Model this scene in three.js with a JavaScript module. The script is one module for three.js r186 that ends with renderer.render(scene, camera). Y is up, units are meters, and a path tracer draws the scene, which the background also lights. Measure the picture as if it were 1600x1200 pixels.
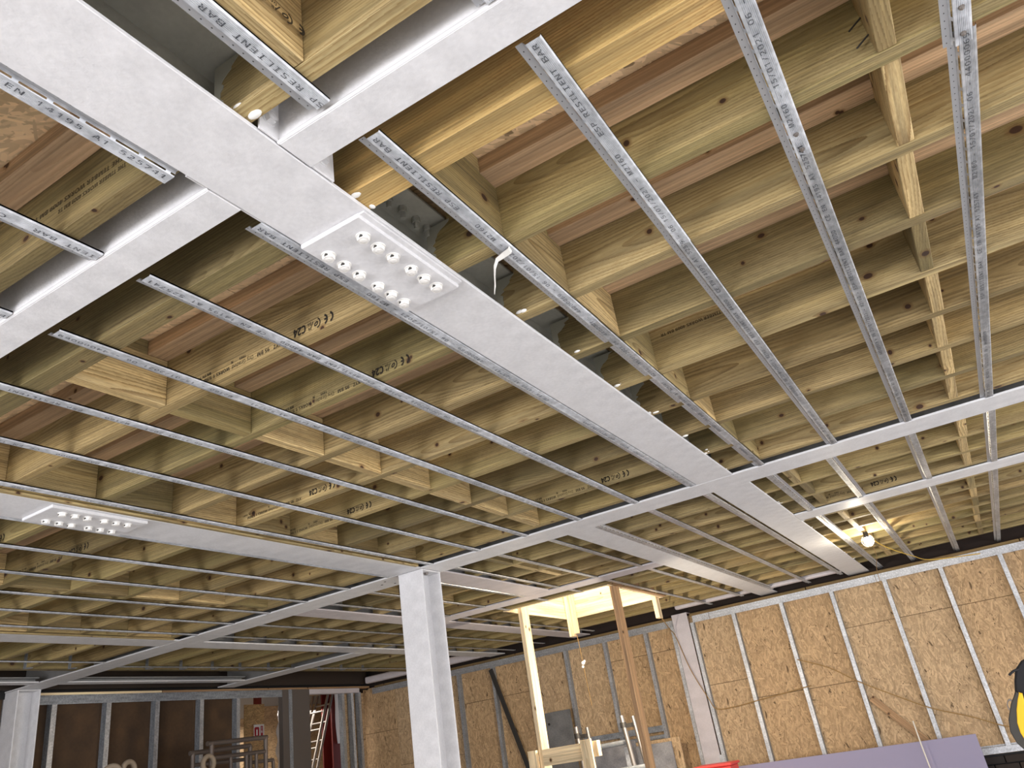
import * as THREE from 'three';
import { mergeGeometries } from 'three/addons/utils/BufferGeometryUtils.js';
import { RectAreaLightUniformsLib } from 'three/addons/lights/RectAreaLightUniformsLib.js';

// ------------------------------------------------------------------ camera, sky, lights, exposure
const Y0 = 1.55;                                   // eye height; the heights below are measured from the eye
const scene = new THREE.Scene();
const renderer = new THREE.WebGLRenderer({ antialias: true });
renderer.toneMapping = THREE.LinearToneMapping;
renderer.toneMappingExposure = 0.9;
renderer.shadowMap.enabled = true;
RectAreaLightUniformsLib.init();
const camera = new THREE.PerspectiveCamera(2 * Math.atan(600 / 1207.65) * 180 / Math.PI, 4 / 3, 0.05, 100);
camera.position.set(0, Y0, 0);
camera.matrixAutoUpdate = true;
{
  const right = new THREE.Vector3(0.84515774, -0.14716123, -0.51385987);
  const down = new THREE.Vector3(-0.33787052, -0.89201853, -0.300244);
  const fwd = new THREE.Vector3(-0.41418825, 0.42737164, -0.80361781);
  camera.quaternion.setFromRotationMatrix(new THREE.Matrix4().makeBasis(right.normalize(), down.normalize().negate(), fwd.normalize().negate()));
}
scene.background = new THREE.Color(0.55, 0.62, 0.72);
function areaLight(x, y, z, w, h, tx, ty, tz, color, power) {
  const l = new THREE.RectAreaLight(color, power, w, h);
  l.position.set(x, y + Y0, z); l.lookAt(tx, ty + Y0, tz); scene.add(l); return l;
}
// daylight through the wide doorway and windows behind the camera, and through the side openings;
// like sky light it slants down to the pale floor, which throws it up to the ceiling
areaLight(-3.0, 0.3, 4.35, 4.2, 1.5, -3.0, -1.55, 1.2, 0xfcfbff, 15.0);
areaLight(1.9, 0.1, 4.35, 2.6, 2.0, 1.2, -1.55, 1.2, 0xfcfbff, 16.0);
areaLight(-3.1, -0.8, 4.34, 1.5, 0.7, -2.6, 0.9, -2.0, 0xfcfbff, 34.0);        // low light thrown up by the bright ground outside the doorway
areaLight(3.75, -0.1, -2.0, 3.6, 1.7, 1.6, -1.55, -2.2, 0xfcfbff, 12.5);
areaLight(3.75, -0.1, -7.3, 3.0, 1.7, 1.6, -1.55, -7.5, 0xfcfbff, 8.5);
areaLight(-3.5, 2.42, -7.7, 1.0, 1.3, -3.5, 0, -7.7, 0xfffaf2, 13.0);        // daylight down the stair opening
areaLight(-10.2, 1.1, -9.2, 1.6, 1.6, -10.2, -1.5, -9.2, 0xfff6ec, 8.0);        // added fill light for the next room, no fitting behind it

// ------------------------------------------------------------------ helpers
let seed = 12345;
const rnd = () => { seed = (seed + 0x6d2b79f5) | 0; let t = Math.imul(seed ^ (seed >>> 15), 1 | seed); t = (t + Math.imul(t ^ (t >>> 7), 61 | t)) ^ t; return ((t ^ (t >>> 14)) >>> 0) / 4294967296; };
const rr = (a, b) => a + (b - a) * rnd();
const pick = (a) => a[Math.floor(rnd() * a.length)];
const ORD = ['first', 'second', 'third', 'fourth', 'fifth', 'sixth', 'seventh', 'eighth', 'ninth', 'tenth', 'eleventh', 'twelfth', 'thirteenth', 'fourteenth', 'fifteenth', 'sixteenth'];
const used = {};
function numbered(n) { const k = used[n] = (used[n] ?? -1) + 1; return k ? n + '_' + String(k).padStart(3, '0') : n; }
const tops = [];
function thing(name, label, category, group) {
  const o = new THREE.Group(); o.name = numbered(name); o.userData = { label, category };
  if (group) o.userData.group = group;
  scene.add(o); tops.push(o); return o;
}
function structure(name) { const o = new THREE.Group(); o.name = name; o.userData = { kind: 'structure' }; scene.add(o); tops.push(o); return o; }
function part(name, geo, mat, parent) {
  const m = new THREE.Mesh(Array.isArray(geo) ? (geo.length > 1 ? mergeGeometries(geo) : geo[0]) : geo, mat);
  const sib = parent.children.filter((c) => c.name === name || c.name.startsWith(name + '_0')).length;
  m.name = sib ? name + '_' + String(sib).padStart(3, '0') : name;
  m.castShadow = m.receiveShadow = true; parent.add(m); return m;
}
// chamfered box with metre uv; axis = direction of the grain
function cbox(x0, x1, y0, y1, z0, z1, c = 0.002, axis = 'x', uo = 0, vo = 0, su = 1, sv = 1) {
  const P = [], N = [], U = [];
  const lo = [x0, y0, z0], hi = [x1, y1, z1];
  c = Math.min(c, (x1 - x0) / 3, (y1 - y0) / 3, (z1 - z0) / 3);
  const v = (sx, sy, sz, a) => { const s = [sx, sy, sz]; return [0, 1, 2].map((i) => (s[i] > 0 ? hi[i] : lo[i]) - (i === a ? 0 : s[i] * c)); };
  const ax = { x: 0, y: 1, z: 2 }[axis];
  const poly = (pts) => {
    const a = new THREE.Vector3(...pts[0]), b = new THREE.Vector3(...pts[1]), d = new THREE.Vector3(...pts[2]);
    let n = b.clone().sub(a).cross(d.clone().sub(a)).normalize();
    const ctr = pts.reduce((s, p) => s.map((q, i) => q + p[i] / pts.length), [0, 0, 0]);
    const out = new THREE.Vector3(ctr[0] - (x0 + x1) / 2, ctr[1] - (y0 + y1) / 2, ctr[2] - (z0 + z1) / 2);
    // compare in box-normalised space so that long thin boxes orient right
    const oN = new THREE.Vector3(out.x / (x1 - x0), out.y / (y1 - y0), out.z / (z1 - z0));
    if (n.x * oN.x * 1 + n.y * oN.y + n.z * oN.z < 0) { pts = pts.slice().reverse(); n.negate(); }
    const an = [Math.abs(n.x), Math.abs(n.y), Math.abs(n.z)];
    const k = an.indexOf(Math.max(...an));
    let iu, iv; if (k === ax) { iu = (ax + 1) % 3; iv = (ax + 2) % 3; } else { iu = ax; iv = [0, 1, 2].find((i) => i !== ax && i !== k); }
    const off = k * 0.37;
    for (let i = 1; i + 1 < pts.length; i++) for (const p of [pts[0], pts[i], pts[i + 1]]) { P.push(...p); N.push(n.x, n.y, n.z); U.push((p[iu] + uo + off) * su, (p[iv] + vo + off) * sv); }
  };
  for (let a = 0; a < 3; a++) for (const s of [-1, 1]) {
    const b = (a + 1) % 3, d = (a + 2) % 3, pts = [];
    for (const [p, q] of [[-1, -1], [1, -1], [1, 1], [-1, 1]]) { const t = [0, 0, 0]; t[a] = s; t[b] = p; t[d] = q; pts.push(v(...t, a)); }
    poly(pts);
  }
  if (c > 0) {
    for (let a = 0; a < 3; a++) for (const p of [-1, 1]) for (const q of [-1, 1]) {
      const b = (a + 1) % 3, d = (a + 2) % 3, mk = (s, f) => { const t = [0, 0, 0]; t[a] = s; t[b] = p; t[d] = q; return v(...t, f); };
      poly([mk(-1, b), mk(1, b), mk(1, d), mk(-1, d)]);
    }
    for (const a of [-1, 1]) for (const b of [-1, 1]) for (const d of [-1, 1]) poly([v(a, b, d, 0), v(a, b, d, 1), v(a, b, d, 2)]);
  }
  const g = new THREE.BufferGeometry();
  g.setAttribute('position', new THREE.Float32BufferAttribute(P, 3)); g.setAttribute('normal', new THREE.Float32BufferAttribute(N, 3)); g.setAttribute('uv', new THREE.Float32BufferAttribute(U, 2));
  return g;
}
// sweep an outline of [a, b] points along z (a -> x, b -> y); flat facets, metre uv
function sweep(pts, z0, z1, closed = true) {
  const P = [], N = [], U = []; let run = 0;
  const n = pts.length;
  for (let i = 0; i < (closed ? n : n - 1); i++) {
    const [ax, ay] = pts[i], [bx, by] = pts[(i + 1) % n];
    const L = Math.hypot(bx - ax, by - ay) || 1e-6; const nx = (by - ay) / L, ny = -(bx - ax) / L;
    const q = [[ax, ay, z0, run], [bx, by, z0, run + L], [bx, by, z1, run + L], [ax, ay, z1, run]];
    for (const k of [0, 1, 2, 0, 2, 3]) { P.push(q[k][0], q[k][1], q[k][2]); N.push(nx, ny, 0); U.push(q[k][2], q[k][3]); }
    run += L;
  }
  const g = new THREE.BufferGeometry();
  g.setAttribute('position', new THREE.Float32BufferAttribute(P, 3)); g.setAttribute('normal', new THREE.Float32BufferAttribute(N, 3)); g.setAttribute('uv', new THREE.Float32BufferAttribute(U, 2));
  return g;
}
const flat = (g) => { const r = g.index ? g.toNonIndexed() : g; for (const k of Object.keys(r.attributes)) if (!['position', 'normal', 'uv'].includes(k)) r.deleteAttribute(k); return r; };
function tube(points, r, seg = 40, rad = 6) { return flat(new THREE.TubeGeometry(new THREE.CatmullRomCurve3(points.map((p) => new THREE.Vector3(...p)), false, 'centripetal'), seg, r, rad)); }
function rod(a, b, r, rad = 12) {
  const A = new THREE.Vector3(...a), B = new THREE.Vector3(...b), d = B.clone().sub(A), L = d.length();
  const g = new THREE.CylinderGeometry(r, r, L, rad); g.applyQuaternion(new THREE.Quaternion().setFromUnitVectors(new THREE.Vector3(0, 1, 0), d.normalize()));
  g.translate((A.x + B.x) / 2, (A.y + B.y) / 2, (A.z + B.z) / 2); return flat(g);
}
// ------------------------------------------------------------------ procedural textures
const H32 = (x, y, s) => { let h = Math.imul(x, 374761393) ^ Math.imul(y, 668265263) ^ Math.imul(s, 974634721); h = Math.imul(h ^ (h >>> 13), 1274126177); return ((h ^ (h >>> 16)) >>> 0) / 4294967296; };
function vnoise(x, y, s, px, py) {           // value noise, periodic in px, py
  const xi = Math.floor(x), yi = Math.floor(y), fx = x - xi, fy = y - yi, m = (a, p) => ((a % p) + p) % p;
  const u = fx * fx * (3 - 2 * fx), w = fy * fy * (3 - 2 * fy);
  const a = H32(m(xi, px), m(yi, py), s), b = H32(m(xi + 1, px), m(yi, py), s), c = H32(m(xi, px), m(yi + 1, py), s), d = H32(m(xi + 1, px), m(yi + 1, py), s);
  return a + (b - a) * u + (c - a) * w + (a - b - c + d) * u * w;
}
function dataTex(w, h, fn, srgb = true) {
  const d = new Uint8Array(w * h * 4);
  for (let j = 0; j < h; j++) for (let i = 0; i < w; i++) { const c = fn(i / w, j / h), o = (j * w + i) * 4; d[o] = Math.max(0, Math.min(255, c[0])); d[o + 1] = Math.max(0, Math.min(255, c[1])); d[o + 2] = Math.max(0, Math.min(255, c[2])); d[o + 3] = 255; }
  const t = new THREE.DataTexture(d, w, h); t.wrapS = t.wrapT = THREE.RepeatWrapping; t.magFilter = THREE.LinearFilter; t.minFilter = THREE.LinearMipmapLinearFilter; t.generateMipmaps = true;
  if (srgb) t.colorSpace = THREE.SRGBColorSpace; t.needsUpdate = true; return t;
}
const mixc = (a, b, t) => [a[0] + (b[0] - a[0]) * t, a[1] + (b[1] - a[1]) * t, a[2] + (b[2] - a[2]) * t];
const clamp01 = (t) => Math.max(0, Math.min(1, t));
// sawn softwood, 2.4 m x 0.28 m a tile; knots bend the grain
const WU = 2.4, WV = 0.28;
function woodTexture(s, early, late, tint, nKnots, heart) {
  const knots = []; for (let k = 0; k < nKnots; k++) knots.push([H32(k, 1, s) * WU, (0.1 + 0.8 * H32(k, 2, s)) * WV, 0.005 + 0.009 * H32(k, 3, s), 0.6 + 0.8 * H32(k, 4, s)]);
  const wx = (a) => { a = ((a % WU) + WU) % WU; return a > WU / 2 ? a - WU : a; };
  return dataTex(1536, 192, (U, V) => {
    const u = U * WU, v = V * WV;
    let bend = 0, kn = 0, halo = 0;
    for (const [ku, kv, kr, st] of knots) {
      const du = wx(u - ku), dv = v - kv; if (Math.abs(du) > kr * 9) continue;
      const e = Math.exp(-(du * du) / (kr * kr * 9) - (dv * dv) / (kr * kr * 9));
      bend += (dv > 0 ? 1 : -1) * kr * 0.9 * e * Math.min(1, Math.abs(dv) / kr);
      const d = Math.hypot(du * st, dv) / kr; halo = Math.max(halo, clamp01(2.1 - d)); if (d < 1.05) kn = Math.max(kn, clamp01((1.05 - d) * 5));
    }
    const wav = 0.02 * (vnoise(U * 5, V * 2, s + 1, 5, 99) - 0.5) + 0.006 * (vnoise(U * 14, V * 5, s + 2, 14, 99) - 0.5);
    const c = heart + 0.07 * (vnoise(U * 3, 0, s + 3, 3, 9) - 0.5);
    const dist = Math.sqrt((v + wav - bend - c) ** 2 + (0.035 + 0.05 * vnoise(U * 4, 7, s + 4, 4, 99)) ** 2);
    const ring = dist / 0.0085, f = ring - Math.floor(ring);
    let g = Math.pow(f, 2.2) * (0.55 + 0.45 * vnoise(U * 6, ring, s + 9, 6, 999));
    const fib = vnoise(U * 90, V * 150, s + 5, 90, 150) - 0.5, fib2 = vnoise(U * 260, V * 192, s + 6, 260, 192) - 0.5;
    let col = mixc(early, late, clamp01(g * 0.8 + fib * 0.34 + fib2 * 0.16 + 0.05));
    const gr = vnoise(U * 5, V * 2.4, s + 7, 5, 99); col = mixc(col, tint, clamp01((gr - 0.42) * 1.3) * 0.6);
    const band = vnoise(U * 2, V * 6, s + 8, 2, 99), str = vnoise(U * 7, V * 34, s + 12, 7, 999), str2 = vnoise(U * 16, V * 70, s + 13, 16, 999); col = col.map((q) => q * (0.84 + 0.28 * band) * (0.86 + 0.22 * str + 0.1 * str2));
    if (halo > 0) col = mixc(col, [128, 92, 50], halo * 0.5);
    if (kn > 0) col = mixc(col, [74, 46, 25], kn);
    return col;
  });
}
const woodMaps = [
  woodTexture(11, [196, 176, 124], [132, 108, 64], [146, 136, 84], 8, 0.14),
  woodTexture(23, [188, 168, 118], [124, 102, 60], [138, 130, 80], 6, 0.02),
  woodTexture(37, [200, 180, 130], [138, 112, 68], [156, 138, 88], 9, 0.20),
  woodTexture(53, [182, 164, 114], [118, 98, 56], [132, 124, 76], 7, -0.03),
  woodTexture(71, [194, 172, 122], [128, 104, 62], [150, 130, 82], 7, 0.09),
];
const grainBump = dataTex(1024, 256, (U, V) => { const q = 120 + 90 * (vnoise(U * 60, V * 128, 5, 60, 128) - 0.5) + 70 * (vnoise(U * 200, V * 256, 6, 200, 256) - 0.5); return [q, q, q]; }, false);
const TINTS = [[0.64, 0.63, 0.615], [0.57, 0.565, 0.54], [0.68, 0.66, 0.64], [0.52, 0.50, 0.46]];
const woodMats = [];
for (const m of woodMaps) for (const t of TINTS) woodMats.push(new THREE.MeshStandardMaterial({ map: m, color: new THREE.Color().setRGB(t[0], t[1], t[2]), roughness: 0.72, bumpMap: grainBump, bumpScale: 0.0006 }));
const paleWood = new THREE.MeshStandardMaterial({ map: woodTexture(91, [228, 208, 172], [200, 170, 126], [222, 198, 156], 5, 0.05), roughness: 0.65, bumpMap: grainBump, bumpScale: 0.0004 });
const brownWood = new THREE.MeshStandardMaterial({ map: woodTexture(97, [186, 150, 110], [140, 104, 72], [164, 128, 92], 4, 0.1), roughness: 0.7 });
const battenMat = new THREE.MeshStandardMaterial({ color: new THREE.Color().setRGB(0.84, 0.82, 0.8), map: woodTexture(61, [212, 182, 146], [176, 144, 110], [192, 160, 126], 4, 0.3), roughness: 0.75 });
const figured = new THREE.MeshStandardMaterial({ map: woodTexture(67, [200, 176, 126], [112, 86, 48], [168, 142, 94], 3, 0.1), roughness: 0.7, bumpMap: grainBump, bumpScale: 0.0006 });
const plateWood = new THREE.MeshStandardMaterial({ map: woodMaps[3], color: new THREE.Color().setRGB(0.45, 0.38, 0.36), roughness: 0.8 });
const orangeWood = new THREE.MeshStandardMaterial({ map: woodTexture(83, [204, 172, 112], [150, 106, 56], [176, 156, 98], 3, 0.4), roughness: 0.65, bumpMap: grainBump, bumpScale: 0.0006 });
function canvasTex(w, h, draw, srgb = true) {
  const c = document.createElement('canvas'); c.width = w; c.height = h; draw(c.getContext('2d'), w, h);
  const t = new THREE.CanvasTexture(c); t.wrapS = t.wrapT = THREE.RepeatWrapping; if (srgb) t.colorSpace = THREE.SRGBColorSpace; t.anisotropy = 8; return t;
}
// oriented strand board, 1.2 m a tile
function osbTexture(s, bias, base) {
  let q = s; const R = () => { q = (Math.imul(q, 1664525) + 1013904223) >>> 0; return q / 4294967296; };
  return canvasTex(1024, 1024, (g, W) => {
    g.fillStyle = `rgb(${base[0] - 30},${base[1] - 32},${base[2] - 28})`; g.fillRect(0, 0, W, W);
    for (let i = 0; i < 8200; i++) {
      const x = R() * W, y = R() * W, L = 22 + R() * 78, w = 4 + R() * 14, a = bias + (R() - 0.5) * (R() < 0.7 ? 1.1 : 3.1);
      const k = R(); let l = (k - 0.5) * 50; if (R() < 0.012) l = -84;
      g.fillStyle = `rgb(${base[0] + l},${base[1] + l * 0.92},${base[2] + l * 0.8})`;
      for (const ox of [-W, 0, W]) for (const oy of [-W, 0, W]) {
        if (x + ox < -110 || x + ox > W + 110 || y + oy < -110 || y + oy > W + 110) continue;
        g.save(); g.translate(x + ox, y + oy); g.rotate(a); g.beginPath();
        g.moveTo(-L / 2, -w * 0.2); g.lineTo(-L * 0.3, -w / 2); g.lineTo(L * 0.35, -w * 0.45); g.lineTo(L / 2, w * 0.1); g.lineTo(L * 0.3, w / 2); g.lineTo(-L * 0.4, w * 0.4); g.closePath(); g.fill(); g.restore();
      }
    }
  });
}
const osbWallMap = osbTexture(77, Math.PI / 2, [186, 158, 122]), osbDeckMap = osbTexture(99, 0.5, [232, 202, 160]);
const osbWall = new THREE.MeshStandardMaterial({ map: osbWallMap, color: new THREE.Color().setRGB(0.95, 0.95, 0.95), roughness: 0.75, bumpMap: osbWallMap, bumpScale: 0.001 });
const osbWall2 = new THREE.MeshStandardMaterial({ map: osbWallMap, color: new THREE.Color().setRGB(0.92, 0.88, 0.82), roughness: 0.75, bumpMap: osbWallMap, bumpScale: 0.001 });
const osbDeck = new THREE.MeshStandardMaterial({ map: osbDeckMap, roughness: 0.75 });
// brushed intumescent paint
const paintBump = dataTex(512, 512, (U, V) => { const q = 128 + 60 * (vnoise(U * 128, V * 128, 3, 128, 128) - 0.5) + 70 * (vnoise(U * 160, V * 160, 4, 160, 160) - 0.5) + 40 * (vnoise(U * 12, V * 40, 8, 12, 40) - 0.5); return [q, q, q]; }, false);
const paintMap = dataTex(512, 512, (U, V) => { const n = vnoise(U * 9, V * 9, 31, 9, 9) - 0.5, m = vnoise(U * 60, V * 60, 32, 60, 60) - 0.5; const q = 230 + n * 14 + m * 9; return [q - 1, q - 1, q]; });
const paint = new THREE.MeshStandardMaterial({ map: paintMap, color: new THREE.Color().setRGB(0.9, 0.895, 0.9), roughness: 0.5, bumpMap: paintBump, bumpScale: 0.0006 });
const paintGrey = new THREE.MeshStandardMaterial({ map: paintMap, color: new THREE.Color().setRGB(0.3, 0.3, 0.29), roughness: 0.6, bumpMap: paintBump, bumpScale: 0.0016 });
const mainInnerGrey = new THREE.MeshStandardMaterial({ map: paintMap, color: new THREE.Color().setRGB(0.62, 0.62, 0.55), roughness: 0.6, bumpMap: paintBump, bumpScale: 0.001 });  // plain grey tone for the main beam web, top flange and nuts
const paintMauve = new THREE.MeshStandardMaterial({ map: paintMap, color: new THREE.Color().setRGB(0.72, 0.67, 0.69), roughness: 0.55, bumpMap: paintBump, bumpScale: 0.001 });
const redOxide = new THREE.MeshStandardMaterial({ color: 0x6a1f18, roughness: 0.6 });
// galvanised sheet with a faint spangle
const galvMap = dataTex(512, 512, (U, V) => { const n = vnoise(U * 48, V * 48, 41, 48, 48), m = vnoise(U * 130, V * 130, 42, 130, 130), b = vnoise(U * 6, V * 24, 43, 6, 24); const q = 178 + (n - 0.5) * 34 + (m - 0.5) * 22 + (b - 0.5) * 30; return [q, q + 2, q + 5]; });
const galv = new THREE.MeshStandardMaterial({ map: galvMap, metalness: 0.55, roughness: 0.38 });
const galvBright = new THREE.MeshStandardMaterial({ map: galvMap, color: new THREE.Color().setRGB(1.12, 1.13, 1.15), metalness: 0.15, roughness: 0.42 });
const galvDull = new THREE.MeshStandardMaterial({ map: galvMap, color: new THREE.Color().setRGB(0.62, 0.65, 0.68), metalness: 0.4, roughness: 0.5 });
const galvRed = new THREE.MeshStandardMaterial({ map: galvMap, color: new THREE.Color().setRGB(1.0, 0.78, 0.78), metalness: 0.45, roughness: 0.42 });
const perfMap = canvasTex(256, 64, (g, W, Hh) => { g.fillStyle = 'rgb(186,188,192)'; g.fillRect(0, 0, W, Hh); g.fillStyle = 'rgb(60,60,60)'; for (let i = 0; i < 4; i++) { g.beginPath(); g.arc(32 + i * 64, 32, 5, 0, 7); g.fill(); } });
const perf = new THREE.MeshStandardMaterial({ map: perfMap, metalness: 0.5, roughness: 0.4 });
const steelDark = new THREE.MeshStandardMaterial({ color: 0x3b3835, metalness: 0.3, roughness: 0.5 });
const steelTube = new THREE.MeshStandardMaterial({ color: 0x8d8680, metalness: 0.7, roughness: 0.4 });
const white = new THREE.MeshStandardMaterial({ color: 0xf1efe9, roughness: 0.5 });
const dirtyWhite = new THREE.MeshStandardMaterial({ color: 0xd9d3c6, roughness: 0.8 });
const stringMat = new THREE.MeshStandardMaterial({ color: 0x9a7a4a, roughness: 0.8 });
const blackM = new THREE.MeshStandardMaterial({ color: 0x131313, roughness: 0.7 });
const concrete = new THREE.MeshStandardMaterial({ map: dataTex(256, 256, (U, V) => { const q = 182 + 40 * (vnoise(U * 6, V * 6, 61, 6, 6) - 0.5) + 26 * (vnoise(U * 60, V * 60, 62, 60, 60) - 0.5); return [q - 2, q, q + 2]; }), roughness: 0.85 });
const blockwork = new THREE.MeshStandardMaterial({ color: 0xb9b4ab, roughness: 0.9 });

const S = 1 / WU, T = 1 / WV;
const wbox = (x0, x1, y0, y1, z0, z1, axis, c = 0.0025) => cbox(x0, x1, y0, y1, z0, z1, c, axis, rnd() * 2.4, rnd() * 0.28, S, T);
const pbox = (x0, x1, y0, y1, z0, z1, axis = 'x', c = 0.0015) => cbox(x0, x1, y0, y1, z0, z1, c, axis, 0, 0, 2, 2);

// ------------------------------------------------------------------ levels and grid lines (metres from the eye)
const JB = 1.313, JT = 1.553, FB = 1.300;                 // joist bottom, joist top, steel bottom
const zJoist = [-0.09, -0.49, -0.893, -1.285, -1.682, -2.078, -2.486, -2.886, -3.282, -3.682, -4.082, -4.487];      // far faces
const zFar1 = [-5.29, -5.69, -6.09], zFar2 = [-6.47, -6.89, -7.30, -7.72, -8.13, -8.55, -8.97, -9.38];

// ------------------------------------------------------------------ the shell
const XR = 3.9, XL = -8.62, ZB = 4.5, ZW = -10.0;
{
  const f = structure('floor'); part('slab', cbox(-12.5, XR + 0.3, -1.75, -1.55, -12.2, ZB + 0.3, 0, 'x', 0, 0, 0.5, 0.5), concrete, f);
  const wr = structure('wall_right');
  part('masonry', [cbox(XR, XR + 0.2, -1.55, -1.2, -10.3, ZB, 0), cbox(XR, XR + 0.2, 0.8, 1.9, -10.3, ZB, 0), cbox(XR, XR + 0.2, -1.2, 0.8, -0.1, ZB, 0), cbox(XR, XR + 0.2, -1.2, 0.8, -5.7, -3.9, 0), cbox(XR, XR + 0.2, -1.2, 0.8, -10.3, -8.9, 0)], blockwork, wr);
  const wb = structure('wall_rear');
  part('masonry', [cbox(-12.5, XR, 1.15, 1.9, ZB, ZB + 0.2, 0), cbox(-12.5, -5.2, -1.55, 1.15, ZB, ZB + 0.2, 0), cbox(-0.8, 0.5, -1.55, 1.15, ZB, ZB + 0.2, 0), cbox(3.3, XR, -1.55, 1.15, ZB, ZB + 0.2, 0), cbox(-5.2, 3.3, -1.55, -1.15, ZB, ZB + 0.2, 0)], blockwork, wb);
}
// OSB deck above the joists, sheet by sheet, left out over the stair opening
const ceiling = structure('ceiling');
{
  const hx0 = -4.08, hx1 = -2.94, hz0 = -8.41, hz1 = -6.96;
  const zs = []; for (let z = 4.7; z > -12.2; z -= 1.2) zs.push(z); 
  const cuts = [...zs, hz0, hz1].sort((a, b) => b - a);
  for (let i = 0; i + 1 < cuts.length; i++) {
    const z1 = cuts[i], z0 = cuts[i + 1]; if (z1 - z0 < 0.01) continue;
    const xs = [-12.6]; for (let x = -12.6 + (i % 2 ? 1.2 : 2.4); x < 4.2; x += 2.4) xs.push(x); xs.push(4.2);
    const hole = z0 >= hz0 - 1e-4 && z1 <= hz1 + 1e-4; if (hole) { xs.push(hx0, hx1); xs.sort((a, b) => a - b); }
    for (let k = 0; k + 1 < xs.length; k++) {
      if (hole && xs[k] >= hx0 - 1e-4 && xs[k + 1] <= hx1 + 1e-4) continue;
      if (xs[k + 1] - xs[k] < 0.02) continue;
      part('osb_board', cbox(xs[k] + 0.001, xs[k + 1] - 0.001, JT + 0.001, JT + 0.019 + 0.0005 * (i % 3), z0 + 0.001, z1 - 0.001, 0.001, 'x', rr(0, 1), rr(0, 1), 0.83, 0.83), osbDeck, ceiling);
    }
  }
  part('upper_screed', [cbox(-12.6, hx0 - 0.1, JT + 0.03, JT + 0.06, -12.3, 4.7, 0), cbox(hx1 + 0.1, 4.2, JT + 0.03, JT + 0.06, -12.3, 4.7, 0), cbox(hx0 - 0.1, hx1 + 0.1, JT + 0.03, JT + 0.06, hz1 + 0.1, 4.7, 0), cbox(hx0 - 0.1, hx1 + 0.1, JT + 0.03, JT + 0.06, -12.3, hz0 - 0.1, 0)], concrete, ceiling);
}

// ------------------------------------------------------------------ steelwork
const boltHead = (() => { const a = new THREE.CylinderGeometry(0.0178, 0.0168, 0.012, 6).toNonIndexed(); a.computeVertexNormals(); a.translate(0, -0.0085, 0); const b = new THREE.CylinderGeometry(0.0205, 0.0205, 0.003, 18); b.translate(0, -0.0012, 0); { const p = a.attributes.uv, n = a.attributes.normal; for (let i = 0; i < p.count; i++) if (Math.abs(n.getY(i)) > 0.5) p.setXY(i, 0.5, 0.5); } const c = new THREE.CylinderGeometry(0.012, 0.006, 0.002, 12); c.translate(0, -0.0155, 0); for (const q of [b, c]) { const p = q.attributes.uv; for (let i = 0; i < p.count; i++) p.setXY(i, 0.5, 0.5); } return mergeGeometries([flat(a), flat(b), flat(c)]); })();
const boltPaint = new THREE.MeshStandardMaterial({ roughness: 0.5, map: canvasTex(256, 64, (g) => { g.fillStyle = 'rgb(232,230,226)'; g.fillRect(0, 0, 256, 64); g.fillStyle = 'rgb(58,56,52)'; for (const [a, w] of [[0, 16], [256, 14]]) { g.beginPath(); g.ellipse(a, 30, w, 24, 0.3, 0, 7); g.fill(); } }) });
function bolt(parent, x, y, z, mat = paint, s = 1) { const m = part('bolt', boltHead, mat, parent); m.position.set(x, y, z); m.rotation.y = rr(-0.5, 0.6); m.scale.setScalar(s); return m; }
// I section along z: bottom flange on FB, depth D
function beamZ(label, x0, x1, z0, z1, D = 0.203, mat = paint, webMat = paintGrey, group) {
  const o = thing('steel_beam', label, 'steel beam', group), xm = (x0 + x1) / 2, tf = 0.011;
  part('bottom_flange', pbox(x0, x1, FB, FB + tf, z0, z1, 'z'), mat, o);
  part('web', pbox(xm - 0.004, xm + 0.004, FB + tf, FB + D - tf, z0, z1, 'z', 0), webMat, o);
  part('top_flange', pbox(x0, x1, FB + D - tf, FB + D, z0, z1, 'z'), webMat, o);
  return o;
}
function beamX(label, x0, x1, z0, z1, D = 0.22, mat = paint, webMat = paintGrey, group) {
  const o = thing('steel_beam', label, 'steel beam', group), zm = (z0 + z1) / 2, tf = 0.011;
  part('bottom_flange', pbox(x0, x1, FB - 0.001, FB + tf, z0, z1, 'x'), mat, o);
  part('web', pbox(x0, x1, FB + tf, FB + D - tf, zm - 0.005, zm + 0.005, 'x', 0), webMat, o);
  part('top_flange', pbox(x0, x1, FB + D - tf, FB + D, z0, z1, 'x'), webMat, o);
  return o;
}
const main = beamZ('wide white main beam crossing the frame with a bolted splice plate beside the hanging tape', -1.21, -0.985, -4.56, 4.4, 0.203, paint, mainInnerGrey);
{
  const p = part('splice_plate', pbox(-1.209, -1.006, FB - 0.015, FB - 0.0005, -1.712, -1.258, 'z', 0.003), paint, main);
  part('flange_packer', pbox(-1.203, -0.991, FB - 0.006, FB - 0.0004, -1.706, -1.262, 'z', 0.001), paint, main);
  for (const z of [-1.329, -1.390, -1.453, -1.535, -1.596, -1.656]) { bolt(p, -1.052, FB - 0.015, z, boltPaint); bolt(p, -1.175, FB - 0.015, z, boltPaint); }
  // nuts under the top flange
  const nut = mergeGeometries([flat(new THREE.CylinderGeometry(0.0135, 0.0135, 0.02, 6).translate(0, -0.01, 0)), flat(new THREE.CylinderGeometry(0.0085, 0.0085, 0.042, 10).translate(0, -0.021, 0))]);
  for (const z of [-1.45, -1.514, -1.58, -1.636]) for (const x of [-1.046, -1.14]) { const m = part('nut', nut, mainInnerGrey, main); m.position.set(x, FB + 0.192, z); }
}
const mainFar = beamZ('white beam continuing the main beam beyond the long cross beam to the back wall', -1.19, -0.955, -10.25, -4.82, 0.203, paint, mainInnerGrey);
const b3 = beamZ('white beam beyond the cross beam, first one left of the main beam line', -2.25, -2.045, -10.1, -4.82);
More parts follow.
